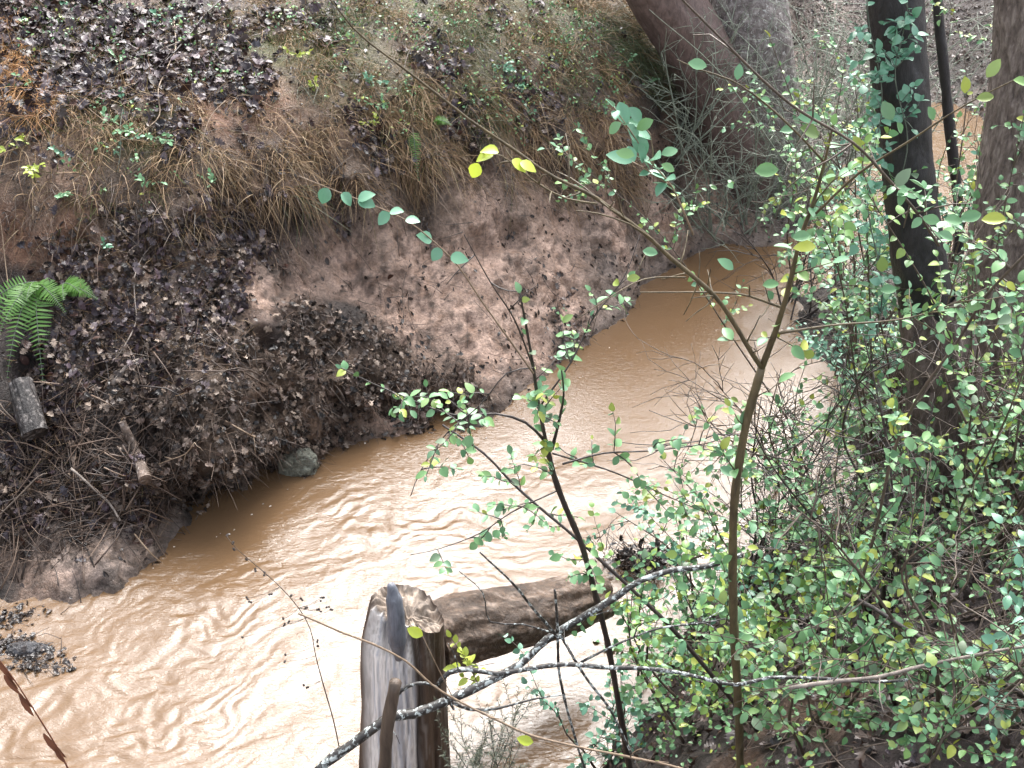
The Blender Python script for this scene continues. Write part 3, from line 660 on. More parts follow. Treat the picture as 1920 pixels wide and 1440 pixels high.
# thin dark sapling between them
g3 = gpt(1800, 480)
pe = [g3 + (0, 0, -.1), PY(1798, 400, g3[1]), PY(1782, 250, g3[1]), PY(1768, 110, g3[1]), PY(1757, -20, g3[1]), PY(1740, -500, g3[1])]
tree('thin_dark_sapling', 'thin dark bare sapling standing against the muddy water at right', pe, [.035, .032, .03, .028, .026, .012], M['blackbark'], 4, sides=16, amp=.003, fq=30, stretch=3, seed=23)

def attr_thing(name, V, Fs, colv, mat, parent=None): return mesh_obj(name, V, Fs, mat, parent, True, colv)
M['wood'] = attr_mat('weathered_wood', (.4, .75), 90, .9, .008, .4, (.72, 1.2), (.85, .84, .83))
# fibres run up the stump: stretch its noise
for n_ in M['wood'].node_tree.nodes:
    if n_.type == 'MAPPING': n_.inputs['Scale'].default_value = (1, 1, .12)
def stump():
    b = PZ(762, 1440, 0); Y = b[1]
    t_ = empty('broken_stump', (b[0], Y, -.1), 'tall broken grey stump with splintered top standing in the creek', 'stump')
    path = [(b[0], Y, -.4), (b[0], Y, 0), PY(760, 1300, Y), PY(757, 1200, Y), PY(765, 1130, Y)]
    sides = 160
    jl = [(-3.15, .0), (-2.7, -.01), (-2.35, -.03), (-2.15, .0), (-2.07, .07), (-1.95, .085), (-1.82, .08), (-1.72, .0), (-1.4, -.015), (-1.0, -.035), (-.6, -.055), (-.2, -.06), (.5, -.08), (1.4, -.03), (2.2, -.02), (3.15, 0)]
    def jag(a):
        x = (a + math.pi) % (2 * math.pi) - math.pi
        # frame angle is turned later to world azimuth
        return x * 0
    V, Qd, P, rad, T, n_ = trunk_mesh(path, [.17, .155, .137, .135, .115], sides=sides, step=.007, amp=.005, fq=26, stretch=9, seed=33)
    C = P[:, None]; D = V - C
    az = np.arctan2(D[..., 1], D[..., 0])             # -pi/2 faces the camera
    h = V[..., 2]; htop = P[-1, 2]
    # plan: pale split face on the camera side, bark rims at left and right
    pale = sstep(-2.75, -2.5, az) * sstep(-1.02, -1.16, az)
    crack = np.exp(-((az + 1.06 + .05 * np.sin(h * 9)) / .06) ** 2) + .7 * np.exp(-((az + .62 + .06 * np.sin(h * 7 + 1)) / .05) ** 2) + .5 * np.exp(-((az + 1.45 + .05 * np.sin(h * 12)) / .03) ** 2)
    r = np.linalg.norm(D[..., :2], axis=2)
    f = 1 - pale * .10 - crack * .16 + (1 - pale) * .035 * fbm(np.stack([az * 9, h * 3, h * 0], -1), 4, 77)
    rimL = np.exp(-((az + 2.8) / .12) ** 2); f = f + rimL * .08
    V = C + D * f[..., None]
    up = sstep(htop - .22, htop, h)
    xs = np.array([a for a, _ in jl]); ys = np.array([v for _, v in jl])
    jz = np.interp(az, xs, ys) + .008 * noise3(np.stack([az * 11, az * 0, az * 0], -1), 3)
    V[..., 2] += jz * up * 1.0
    mb = MB(); mb.add(V.reshape(-1, 3), Qd)
    k0 = mb.n; ring = V[-1]; cen = ring.mean(0) + (0, 0, -.03); cap(mb, ring, cen, 8, .012)
    VV = np.vstack(mb.V); cm = np.arange(len(VV)) >= k0 + len(ring)
    VV[cm, 2] += .030 * (1 - 2 * np.abs(fbm(VV[cm] * np.array([38, 38, 4]), 3, 61))) - .012 + .25 * (VV[cm, 0] - b[0]) * -1
    mb.V = [VV]
    D2 = VV - np.array([b[0], Y, 0]); az2 = np.arctan2(D2[:, 1], D2[:, 0]); h2 = VV[:, 2]
    pale2 = sstep(-2.75, -2.5, az2) * sstep(-1.0, -1.14, az2)
    nn = fbm(np.c_[az2 * 10, h2 * 2.2, h2 * 0], 4, 44); n3 = fbm(np.c_[az2 * 30, h2 * 3, h2 * 0], 3, 47)
    tan = np.array([.9, .86, .82]); blue = np.array([.36, .39, .46]); brown = np.array([.09, .06, .042]); dark = np.array([.03, .022, .018]); grey = np.array([.33, .29, .26])
    c = tan[None] * np.ones((len(VV), 3))
    bl = sstep(.1, .4, nn + .3 * n3) * .7; c = c * (1 - bl[:, None]) + blue * bl[:, None]
    g_ = sstep(.1, .4, n3); c = c * (1 - .5 * g_[:, None]) + grey * .5 * g_[:, None]
    spk = np.exp(-((az2 + 1.9) / .22) ** 2) * sstep(htop - .16, htop - .02, h2); c = c * (1 - spk[:, None]) + np.array([.10, .105, .12]) * spk[:, None]
    br = (1 - pale2); cb = brown * (1 + .8 * nn[:, None]) ; gb = sstep(.05, .3, n3) * .5; cb = cb * (1 - gb[:, None]) + grey * .8 * gb[:, None]
    c = c * (1 - br[:, None]) + cb * br[:, None]
    crk = np.exp(-((az2 + 1.06 + .05 * np.sin(h2 * 9)) / .06) ** 2); crk = np.clip(crk + .8 * np.exp(-((az2 + .62 + .06 * np.sin(h2 * 7 + 1)) / .05) ** 2), 0, 1)
    c = c * (1 - .85 * crk[:, None]) + dark * .85 * crk[:, None]
    cn = fbm(VV * np.array([60, 60, 8]), 3, 66)[:, None]; cc_ = np.array([.30, .24, .19]) * (1 + 1.3 * cn); c = np.where(cm[:, None], cc_, c)
    mb.build('stump_body', M['wood'], t_, col=np.clip(c, .01, 1))
    # splinters round the break
    sb = MB()
    s1 = MB(); s1.tube(smooth_path([PY(748, 1235, Y - .115), PY(744, 1190, Y - .122), PY(742, 1150, Y - .12), PY(737, 1112, Y - .112), PY(733, 1096, Y - .108)], .01), np.interp(np.linspace(0, 1, len(smooth_path([PY(748, 1235, Y - .115), PY(744, 1190, Y - .122), PY(742, 1150, Y - .12), PY(737, 1112, Y - .112), PY(733, 1096, Y - .108)], .01))), [0, .3, .8, 1], [.012, .030, .026, .012]), None, 12, .05)
    s1.build('splinter', M['bluewood'] if 'bluewood' in M else M.setdefault('bluewood', bark_mat('blue_grey_splinter', [(.07, .075, .09), (.2, .21, .24)], .5, 60, (1, 1, .15))), t_)
    M['bluewood'] = bark_mat('blue_grey_splinter', [(.07, .075, .09), (.2, .21, .24)], .5, 60, (1, 1, .15))
    
    return t_, P, Y
st_, stP, stY = stump()
def log_between(name, label, cat, path, rads, mat_col, sides=90, amp=.01, seed=51, fq=18, stretch=5, groove=None, mat=None):
    V, Qd, P, rad, T, n_ = trunk_mesh(path, rads, sides=sides, step=.01, amp=amp, fq=fq, stretch=stretch, seed=seed)
    mb = MB(); mb.add(V.reshape(-1, 3), Qd); cap(mb, V[-1], P[-1], 5, .015); cap(mb, V[0][::-1], P[0], 5, .015)
    VV = np.vstack(mb.V)
    nn = fbm(VV * np.array([10, 30, 30]), 4, seed); n3 = fbm(VV * np.array([30, 90, 90]), 3, seed + 3)
    c = np.array(mat_col[0])[None] * (1 + .9 * nn[:, None]); g_ = sstep(.1, .35, n3 + .3 * nn)[:, None]; c = c * (1 - g_) + np.array(mat_col[1]) * g_
    o = mb.build(name, mat or M['wood2'], col=np.clip(c, .01, 1)); recentre(o, P[0]); tag(o, label, cat); return o
M['wood2'] = attr_mat('rotten_log_wood', (.35, .7), 80, .9, .01, .4, (.4, 1.2))
lp = [PY(800, 1205, stY + .12), PY(850, 1180, stY + .2), PY(960, 1155, stY + .32), PY(1060, 1132, stY + .45), PY(1128, 1118, stY + .55)]
log_between('rotten_log', 'brown rotten log lying level behind the broken stump', 'log', lp, [.098, .098, .085, .092, .07], ((.11, .072, .048), (.26, .2, .16)), amp=.019, fq=15)
l2 = [gpt(40, 735) + (0, 0, .05), gpt(62, 780) + (0, -.04, .07), gpt(85, 820) + (0, -.08, .08)]
log_between('short_log', 'short dark bark covered log lying on the left bank below the fern', 'log', l2, [.048, .052, .050], ((.03, .025, .024), (.24, .22, .21)), amp=.009, seed=61)
l3 = [gpt(238, 805) + (0, -.05, .06), gpt(262, 850) + (0, -.05, .05), gpt(284, 898) + (0, -.08, .04)]
log_between('broken_branch', 'pale broken branch end sticking out of the heap near the root mat', 'branch', l3, [.014, .020, .028], ((.2, .15, .12), (.42, .36, .32)), amp=.003, seed=63, sides=32)
# grey clay block at the water's edge under the root mat
def rock(name, label, c, s, col, seed, mat):
    u = np.linspace(0, np.pi, 40); vv = np.linspace(0, 2 * np.pi, 60, endpoint=False); U, V_ = np.meshgrid(u, vv, indexing='ij')
    d = np.stack([np.sin(U) * np.cos(V_), np.sin(U) * np.sin(V_), np.cos(U)], -1)
    d = np.sign(d) * np.abs(d) ** .75; r = 1 + .22 * fbm(d * 2.2, 4, seed) + .12 * (1 - 2 * np.abs(fbm(d * 7, 3, seed + 9)))
    V = (d * r[..., None] * np.array(s)).reshape(-1, 3) + c; i, j = np.meshgrid(np.arange(39), np.arange(60), indexing='ij'); a0 = i * 60 + j; a1 = i * 60 + (j + 1) % 60
    cc = np.array(col)[None] * (1 + .5 * fbm(V * 25, 3, seed)[:, None]); o = mesh_obj(name, V, np.stack([a0, a1, a1 + 60, a0 + 60], -1).reshape(-1, 4)[:, ::-1], mat, None, True, np.clip(cc, .01, 1)); recentre(o, c); tag(o, label, 'clay lump'); return o
rock('clay_block', 'grey green clay block at the water edge under the root mat', PZ(560, 872, .03), (.085, .05, .085), (.30, .31, .25), 5, M['ground'])
rock('mud_pillar', 'brown mud pillar rising above the grey clay block', PZ(572, 800, .15), (.07, .06, .17), (.26, .18, .13), 8, M['ground'])
rock('sandy_lump', 'small grey lump half under water at the left edge', PZ(50, 1222, -.01), (.08, .035, .03), (.12, .12, .13), 15, M['ground'])

# ================================================================ FERNS
def frond(mbr, mbl, base, d, L, width, droop, n=20):
    t = np.linspace(0, 1, n + 6); d = np.array(d, float); d /= np.linalg.norm(d)
    P = base + d * (L * t[:, None]); P[:, 2] -= droop * L * t ** 2
    mbr.tube(P, .0025, .0008, 4)
    T = np.gradient(P, axis=0); T /= np.linalg.norm(T, axis=1)[:, None]
    side = np.cross(T, [0, -.6, .8]); side /= np.linalg.norm(side, axis=1)[:, None]; nrm = np.cross(side, T)
    tt = t[3:-1]; wl = width * np.sin(np.clip(tt * 1.15, 0, 1) ** .6 * np.pi * .93 + .12) + .004
    for sgn in (-1, 1):
        xa = side[3:-1] * sgn + T[3:-1] * .25 + rng.normal(size=(len(tt), 3)) * .06
        PIN = [leaf_tmpl([0, .08, .3, .6, .85, 1], [.05, .10, .10, .08, .05, 0], .1, .12)]
        add_leaves(mbl, PIN, P[3:-1], xa, nrm[3:-1] + rng.normal(size=(len(tt), 3)) * .15, wl, np.full(len(tt), 1.) * np.clip(.02 / (wl + .005), .8, 2.4))
def fern(label, px, py, specs, group='ferns on the far bank'):
    b = gpt(px, py) + (0, -.02, .02); t_ = empty('fern', b, label, 'fern', group)
    for (dx, dz, dy, L, wd, dr) in specs:
        r1, l1 = MB(), MB(); frond(r1, l1, b, (dx, dy, dz), L, wd, dr)
        f = l1.build('frond', M['fern'], t_); f2 = r1.build('rachis', M['twiggreen'], None); f2.parent = f; f2.location = -Vector(b)
        f2.location = (0, 0, 0)
        a = np.empty(len(f2.data.vertices) * 3, np.float32); f2.data.vertices.foreach_get('co', a); a = a.reshape(-1, 3) - b; f2.data.vertices.foreach_set('co', a.ravel().astype(np.float32))
fern('large green fern with long drooping fronds above the short dark log', 70, 530, [(.15, -.2, -.6, .42, .075, .45), (-.1, -.1, -.6, .40, .07, .6), (-.5, -.1, -.5, .38, .06, .7), (-.25, .05, -.7, .30, .06, .5), (.5, .1, -.5, .26, .055, .4), (-.8, .1, -.3, .34, .05, .7), (.05, .3, -.6, .2, .05, .5)])
fern('small fern tuft just right of the large drooping fern', 125, 530, [(.8, .1, -.4, .2, .05, .3), (.5, .35, -.5, .18, .05, .4), (1, -.1, -.3, .16, .04, .3), (.2, .2, -.7, .14, .045, .4)])
fern('single narrow fern frond hanging among the roots near the bank top', 775, 245, [(.1, -.5, -.5, .24, .035, .3)])
fern('little pale fern sprig right of the narrow hanging frond', 815, 228, [(.8, .2, -.5, .12, .03, .3), (.4, .4, -.6, .09, .025, .3)])

# ================================================================ SHRUBS, SAPLINGS AND BRANCHES
class Plant:
    def __init__(s, name, label, cat, base, bark, leafmat=None, group=None, leaf=.03, tm=None):
        s.t = empty(name, base, label, cat, group); s.bark = bark; s.lm = leafmat or M['leaf']; s.twl = []; s.cur = None; s.size = leaf; s.tm = tm or OVAL
        s.L = []
    def stem(s, pts_, r0, r1, nm='stem', sides=8, wob=0.):
        P = smooth_path(pts_, .03)
        if wob: 
            n = np.stack([fbm(np.c_[P * 6, ][:, :3] + k * 7.1, 2, 5 + k) for k in range(3)], 1); P = P + n * wob
        m = MB(); m.tube(P, r0, r1, sides, .11); m.build(nm, s.bark, s.t); return P
    def leaf_at(s, p, d, size=None, up=None):
        s.L.append((p, d, (np.array([0, -.35, 1.]) + rng.normal(size=3) * .45) if up is None else up, (size or s.size) * rng.uniform(.5, 1.3)))
    def twig(s, b, d, L, r=.0021, leaves=True, gap=.028, kink=.18, sub=0, droop=0.05, sides=4, top=True):
        if top: s.cur = MB(); s.twl.append(s.cur)
        d = np.array(d, float); d /= np.linalg.norm(d) + 1e-9
        n = max(3, int(L / .05)); P = [np.array(b, float)]; dd = d.copy(); step = L / n
        for k in range(n):
            dd = dd + rng.normal(size=3) * kink; dd[2] -= droop * .3; dd /= np.linalg.norm(dd); P.append(P[-1] + dd * step)
        P = np.array(P); s.cur.tube(P, r, r * .45, sides)
        if leaves: s.foliate(P, gap, .15)
        for k in range(sub):
            i = rng.integers(1, len(P)); d2 = P[min(i + 1, len(P) - 1)] - P[i - 1]; d2 /= np.linalg.norm(d2) + 1e-9
            d2 = d2 + rng.normal(size=3) * .75; s.twig(P[i], d2, L * rng.uniform(.3, .55), r * .65, leaves, gap, kink, 0, droop, 4, False)
        return P
    def foliate(s, P, gap=.028, t0=.1, prob=.78, size=None):
        S = np.r_[0, np.cumsum(np.linalg.norm(np.diff(P, axis=0), axis=1))]
        if S[-1] < 1e-4: return
        rr = t0 * S[-1]; flip = 0
        while rr < S[-1]:
            p = np.array([np.interp(rr, S, P[:, k]) for k in range(3)]); q = np.array([np.interp(rr + .01, S, P[:, k]) for k in range(3)])
            T = q - p
            if np.linalg.norm(T) < 1e-6: T = P[-1] - P[-2]
            T /= np.linalg.norm(T) + 1e-9
            sd = np.cross(T, [0, -.3, 1.]) + rng.normal(size=3) * .25; sd /= np.linalg.norm(sd)
            for sg in (-1, 1):
                if rng.random() < prob: s.leaf_at(p, sd * sg * .85 + T * .6 + rng.normal(size=3) * .2, size)
            rr += gap * rng.uniform(.7, 1.4)
        s.leaf_at(P[-1], P[-1] - P[-2], size)
    def sprout(s, P, n, L, t0=.2, t1=1., spread=1., up=.3, **kw):
        for k in range(n):
            i = int((t0 + (t1 - t0) * rng.random()) * (len(P) - 2)); T = P[i + 1] - P[i]; T /= np.linalg.norm(T) + 1e-9
            d = T * .5 + rng.normal(size=3) * spread; d[2] += up; s.twig(P[i], d, rng.uniform(.5, 1.2) * L, **({'r': .0026} | kw if L > .35 else kw))
    def done(s):
        many = MB()
        for k, m_ in enumerate(s.twl):
            if k < 90: m_.build('twig', s.bark, s.t)
            else: many.add(np.vstack(m_.V), np.vstack(m_.Q), np.vstack(m_.T))
        if many.V: many.build('twigs', s.bark, s.t)['kind'] = 'stuff'
        def lv(LL, nm):
            m = MB(); add_leaves(m, s.tm, np.array([l[0] for l in LL]), np.array([l[1] for l in LL]), np.array([l[2] for l in LL]), np.array([l[3] for l in LL])); m.build(nm, s.lm, s.t)
        if 0 < len(s.L) <= 45:
            for l in s.L: lv([l], 'leaf')
        elif s.L: lv(s.L, 'foliage')
def line(pl, Y0, Y1):
    n = len(pl); return [PY(a, b, Y0 + (Y1 - Y0) * i / (n - 1)) for i, (a, b) in enumerate(pl)]

# A: dark forked sapling in the middle
YA = 2.62
A = Plant('dark_sapling', 'dark wet sapling rising in the middle of the creek view', 'sapling', PY(1185, 1470, YA), M['twigdark'], M['leaf'], leaf=.026, tm=OVAL + ROUND)
a = A.stem(line([(1185,1470),(1165,1350),(1140,1210),(1115,1110),(1090,1020),(1060,950),(1038,890),(1025,835)], YA, YA - .05), .0105, .008)
a2 = A.stem(line([(1025,835),(1010,760),(1000,690),(988,620),(975,550)], YA - .05, YA - .1), .0055, .0025, 'branch')
a3 = A.stem(line([(1035,842),(1048,790),(1057,740),(1053,695)], YA - .05, YA - .1), .0045, .002, 'branch')
a4 = A.stem(line([(1020,825),(985,792),(930,776),(850,778),(760,745),(690,715),(640,690)], YA - .05, YA - .12), .004, .0014, 'branch')
a5 = A.stem(line([(1000,690),(965,600),(920,530),(870,440)], YA - .08, YA - .2), .0025, .001, 'branch')
a6 = A.stem(line([(1010,765),(1070,680),(1110,600),(1170,520),(1200,440)], YA - .08, YA + .1), .0025, .001, 'branch')
a7 = A.stem(line([(1055,870),(1130,850),(1220,845),(1330,830),(1400,800)], YA - .06, YA + .1), .0028, .001, 'branch')
a8 = A.stem(line([(1036,850),(1150,885),(1250,930),(1320,960)], YA - .06, YA + .1), .0028, .001, 'branch')
a9 = A.stem(line([(1045,920),(960,960),(900,1000),(820,1030),(770,1040)], YA - .04, YA - .1), .0022, .001, 'branch')
a10 = A.stem(line([(1000,690),(950,700),(900,760),(840,810),(790,880),(770,930)], YA - .1, YA - .2), .002, .001, 'branch')
A.foliate(a4, .032, .55, .7); A.foliate(a2, .05, .1, .6); A.foliate(a3, .05, .2, .7)
A.sprout(a4, 7, .10, .4, 1., .7, .1); A.sprout(a2, 9, .08, 0, .6, .8, .1, gap=.022); A.sprout(a, 7, .12, .45, 1, .8, .1, gap=.03)
A.sprout(a7, 5, .14, .2, 1, .8, .1, gap=.03); A.sprout(a8, 6, .12, .2, 1, .8, .1); A.sprout(a9, 8, .09, .2, 1, .8, 0, gap=.022); A.sprout(a10, 9, .09, .3, 1, .8, 0, gap=.02); A.sprout(a6, 6, .1, .3, 1, .8, .2, gap=.03)
A.sprout(a5, 3, .1, .3, 1, .6, .2, leaves=False)
A.done()
# heart leaved arching spray
I = Plant('arching_spray', 'long arching spray with paired heart shaped leaves over the pink mud', 'twig', PY(1000, 700, YA - .15), M['twigtan'], M['leafteal'], leaf=.031, tm=ROUND)
ip = line([(1000,700),(950,630),(900,560),(860,500),(810,450),(760,412),(700,385),(640,362),(560,330)], YA - .15, YA - .4); P = I.stem(ip, .0024, .0009)
for (lx, ly, dx, dy) in [(580,340,-.3,1),(598,352,.6,1),(632,349,.8,-1),(655,368,.9,.4),(735,390,.6,-.3),(770,418,1,-.1),(806,452,-.2,-.4),(822,492,-.4,.8),(858,495,1,-.1),(700,395,-.6,.9)]:
    p = PY(lx, ly, YA - .3); p = P[np.argmin(np.linalg.norm(P - p, axis=1))]; I.L.append((p, np.array([dx, -.2, -dy * .6]), np.array([.1, -.75, 1.]) + rng.normal(size=3) * .3, .033 * rng.uniform(.85, 1.15)))
I.done()
# B: long dark diagonal branch
B_ = Plant('diagonal_stem', 'straight dark stem slanting down right behind the middle sapling', 'stem', PY(1420, 1370, 2.7), M['twigdark'], M['leaf'], leaf=.028)
b = B_.stem(line([(1420,1370),(1273,1193),(1190,1110),(1133,1057),(1070,1000),(1010,950),(960,905),(907,850),(830,797)], 2.65, 2.85), .008, .003)
B_.sprout(b, 12, .12, .35, 1, .9, .1, gap=.03); B_.done()
# C: olive forked sapling
YC = 2.45
C_ = Plant('olive_sapling', 'tall olive brown sapling forking above the water right of centre', 'sapling', PY(1390, 1560, YC), M['stemolive'], M['leaf'], leaf=.032)
c = C_.stem(line([(1392,1560),(1388,1440),(1383,1300),(1376,1180),(1374,1040),(1378,930),(1398,800),(1428,690)], YC, YC), .0125, .010)
c2 = C_.stem(line([(1428,690),(1458,610),(1480,535),(1500,450),(1525,380),(1546,305),(1562,235)], YC, YC - .15), .0075, .0022, 'branch')
c3 = C_.stem(line([(1428,690),(1396,642),(1350,570),(1300,512),(1225,450),(1140,390),(1040,335),(960,282),(900,240),(830,190),(760,140),(690,80),(630,20),(560,-50)], YC, YC - .55), .0062, .0009, 'branch', wob=.012)
c4 = C_.stem(line([(1546,305),(1500,255),(1430,190),(1370,150),(1310,130),(1270,112)], YC - .12, YC - .3), .0026, .0011, 'branch')
c5 = C_.stem(line([(1530,400),(1610,325),(1700,268),(1780,215),(1850,175),(1925,140)], YC - .12, YC - .4), .0030, .0011, 'branch')
c6 = C_.stem(line([(1470,578),(1420,560),(1390,552),(1330,548),(1270,548),(1200,548)], YC, YC - .1), .0032, .0014, 'branch')
c7 = C_.stem(line([(1120,382),(1060,372),(1010,345),(975,318),(940,292),(905,287)], YC - .35, YC - .5), .0020, .0010, 'branch')
c8 = C_.stem(line([(1460,625),(1560,610),(1680,600),(1760,580),(1850,540)], YC - .05, YC - .1), .0032, .0012, 'branch')
c9 = C_.stem(line([(1285,520),(1230,520),(1190,530),(1140,560),(1080,600)], YC - .1, YC - .2), .002, .001, 'branch')
c10 = C_.stem(line([(1225,450),(1180,420),(1120,400),(1080,395)], YC - .2, YC - .3), .002, .001, 'branch')
for (lx, ly, dx, dy, sz, Yl) in [(1290,118,1,.1,.04,YC-.3),(1382,150,.1,-1,.034,YC-.27),(1445,190,-.5,-.1,.024,YC-.2),(1540,225,-1,-.4,.05,YC-.15),(1500,240,1,.3,.055,YC-.15),(1460,318,-1,.1,.055,YC-.2),(1490,242,-.7,.1,.035,YC-.1),(1600,255,.6,.8,.04,YC-.2),(1655,190,.6,.9,.05,YC-.2),(1740,200,.6,.9,.035,YC-.3),(1810,175,-.2,-1,.036,YC-.35),(1850,145,.4,-.9,.04,YC-.35),(1900,150,1,.1,.035,YC-.4),(1690,250,-.6,-.9,.03,YC-.25),(1830,185,.9,-.1,.035,YC-.35),
        (1680,350,.3,-.9,.045,YC-.3),(1690,385,-.3,-.6,.04,YC-.3),(1730,410,.9,.1,.04,YC-.35),(1770,412,1,-.1,.04,YC-.35),(1800,410,1,-.2,.045,YC-.36),(1840,412,1,-.1,.05,YC-.37),(1655,480,.1,1,.045,YC-.25),(1375,505,-.6,-.7,.045,YC-.1),(1430,535,1,-.3,.04,YC-.1),(1440,545,.5,.8,.03,YC-.1),(1520,440,-1,.2,.045,YC-.15),(1530,462,-1,-.2,.05,YC-.15),(1650,545,.8,-.2,.04,YC-.2),(1205,470,1,.1,.035,YC-.3),(1200,520,-.9,.1,.03,YC-.3),
        (1165,230,-.7,.5,.035,YC-.5),(1225,225,-1,.5,.038,YC-.5),(1240,290,.9,-.4,.034,YC-.5),(1240,308,.9,.4,.03,YC-.5),(1190,292,-1,-.3,.036,YC-.5)]:
    C_.L.append((PY(lx, ly, Yl), np.array([dx, rng.uniform(-.3, .1), -dy]), np.array([rng.uniform(-.3, .3), -1, .8 + rng.uniform(-.3, .5)]), sz * .85))
C_.foliate(c2, .06, .2, .5); C_.sprout(c3, 18, .09, .0, .6, .8, .1, leaves=False); C_.sprout(c2, 6, .12, .1, .8, .8, .1, gap=.03); C_.sprout(c, 12, .13, .5, 1, .8, .2, gap=.03, kink=.2); C_.sprout(c8, 5, .1, .2, 1, .8, .1)
C_.sprout(c6, 4, .1, .1, 1, .8, 0, leaves=False); C_.sprout(c, 10, .12, .1, .5, .9, .1)
C_.sprout(c7, 4, .05, .2, 1, .6, .2, leaves=False); C_.done()
yl = Plant('yellow_leaf_spray', 'bright lime yellow round leaf at the tip of a twig before the bank', 'leaf', PY(925, 292, YC - .5), M['twigtan'], M['leafyellow'], leaf=.04, tm=ROUND)
yl.stem([PY(925, 292, YC - .5), PY(905, 300, YC - .5), PY(897, 306, YC - .5)], .0011, .0009); yl.L.append((PY(897, 306, YC - .5), np.array([-.35, 0, -.8]), np.array([0, -1, .6]), .030)); 
for lx, ly, dx, dy in [(935,285,-1,-.3),(925,290,-.9,.1),(960,300,.9,.4),(975,305,1,.2)]: yl.L.append((PY(lx, ly, YC - .5), np.array([dx, -.2, -dy]), np.array([0, -.4, 1]), .030))
yl.done()
# little leafy upright sprig (1165..1260, 220..310)
sp_ = Plant('leafy_sprig', 'upright sprig with large pale oval leaves before the big trunk', 'sprig', PY(1300, 440, YC - .35), M['twigtan'], M['leafteal'], leaf=.036)
q = sp_.stem(line([(1300,440),(1260,350),(1225,310),(1185,250),(1150,200)], YC - .35, YC - .5), .0022, .0010); sp_.foliate(q, .05, .3, .8); sp_.sprout(q, 2, .08, .4, .8, .6, .1); sp_.done()
# D: diagonal dark thin twig from top
D_ = Plant('crossing_twig', 'long thin bare twig slanting down from the top between the trunks', 'twig', PY(1760, 460, 2.3), M['twig'], M['leaf'], leaf=.03)
d = D_.stem(line([(1760,460),(1720,400),(1660,330),(1600,268),(1500,208),(1430,150),(1340,60),(1270,-10),(1200,-80)], 2.3, 1.9), .0032, .0018); D_.sprout(d, 8, .12, .1, .9, .8, 0, leaves=False); D_.sprout(d, 5, .1, 0, .3, .8, 0); D_.done()
# right long leaning twig
E_ = Plant('leaning_pale_stem', 'long pale stem leaning right across the base of the black trunk', 'stem', PY(1640, 1000, 2.6), M['twig'], M['leaf'], leaf=.027, tm=OVAL + ROUND)
e = E_.stem(line([(1590,1180),(1640,1000),(1673,857),(1717,753),(1800,633),(1847,557),(1913,487),(1980,420)], 2.6, 2.3), .005, .0028); E_.sprout(e, 22, .14, .1, 1, .8, .2, gap=.024); E_.done()
# dry dead leaning sticks (bare)
def stick(name, label, pl, Y0, Y1, r0, r1, mat, cat='stick', twigs=0, tl=.1, wob=.004, group=None, br=()):
    pp = line(pl, Y0, Y1); S_ = Plant(name, label, cat, pp[0], mat, group=group); P = S_.stem(pp, r0, r1, wob=wob)
    for b2 in br: q = S_.stem(line(b2[0], b2[1], b2[2]), b2[3], b2[4], 'branch', wob=wob * .5); S_.sprout(q, b2[5] if len(b2) > 5 else 0, tl, .2, 1, .8, 0, leaves=False)
    if twigs: S_.sprout(P, twigs, tl, .1, 1, .8, .0, leaves=False)
    S_.done(); return P
stick('dead_stick', 'straight dark dead stick slanting to the lower right corner', [(1582,1112),(1640,1140),(1700,1180),(1760,1215),(1840,1262),(1935,1310)], 2.6, 2.2, .006, .0075, M['twigdark'])
stick('dead_stick', 'thin grey dead stick crossing below the slanting dark one', [(1520,1225),(1580,1150),(1650,1060),(1690,960)], 2.7, 2.7, .003, .002, M['greystick'])
stick('dead_branch', 'reddish thin branch reaching left from the right edge at mid height', [(1930,1120),(1850,1135),(1780,1160),(1700,1165)], 2.5, 2.6, .004, .002, M['twig'], 'branch', 4)
LM = M['lichenb']
stick('lichened_branch', 'thick black lichen spotted branch slanting in front of the stump', [(570,1475),(610,1430),(650,1402),(700,1368),(735,1345),(775,1340),(830,1318),(880,1295),(930,1270),(975,1245),(1010,1212),(1040,1188),(1090,1160),(1140,1130),(1200,1090),(1255,1070),(1320,1062),(1390,1040)], 2.15, 2.55, .0145, .007, LM, 'branch', 3, .1, .006,
      br=[([(735,1345),(742,1310),(765,1288),(800,1283),(830,1300),(850,1330)], 2.16, 2.2, .006, .0035), ([(850,1318),(880,1330),(930,1328),(1000,1310),(1060,1302)], 2.2, 2.3, .005, .0015), ([(1040,1188),(1000,1140),(960,1090),(900,1035)], 2.35, 2.2, .0045, .002), ([(1040,1188),(980,1170),(920,1165),(905,1110),(860,1070)], 2.35, 2.3, .0025, .0012), ([(1045,1185),(1042,1120),(1040,1105)], 2.35, 2.33, .004, .003), ([(1045,1190),(1052,1280),(1090,1420),(1120,1500)], 2.35, 2.3, .004, .003), ([(1050,1190),(1100,1270),(1150,1340),(1190,1430)], 2.35, 2.3, .004, .003)])
stick('lichened_branch', 'pale grey lichened branch running level to the right of the stump', [(820,1285),(840,1262),(880,1255),(930,1262),(1000,1250),(1060,1243),(1140,1250),(1200,1252),(1290,1265),(1380,1285),(1440,1272),(1540,1270),(1640,1280),(1700,1275)], 2.2, 2.3, .0068, .0042, LM, 'branch', 5, .12, .005)
stick('lichened_branch', 'white grey branch sloping up toward the right edge low in the shrubs', [(1480,1290),(1560,1278),(1650,1268),(1720,1250),(1790,1235),(1860,1222),(1940,1210)], 2.2, 2.2, .0055, .0035, M['greystick'], 'branch', 5, .12, .005)
stick('lichened_branch', 'thin pale branch above the level one right of the log', [(1090,1240),(1130,1220),(1190,1195),(1240,1178),(1310,1170),(1360,1160)], 2.35, 2.4, .0035, .002, LM, 'branch', 3, .1, .004)
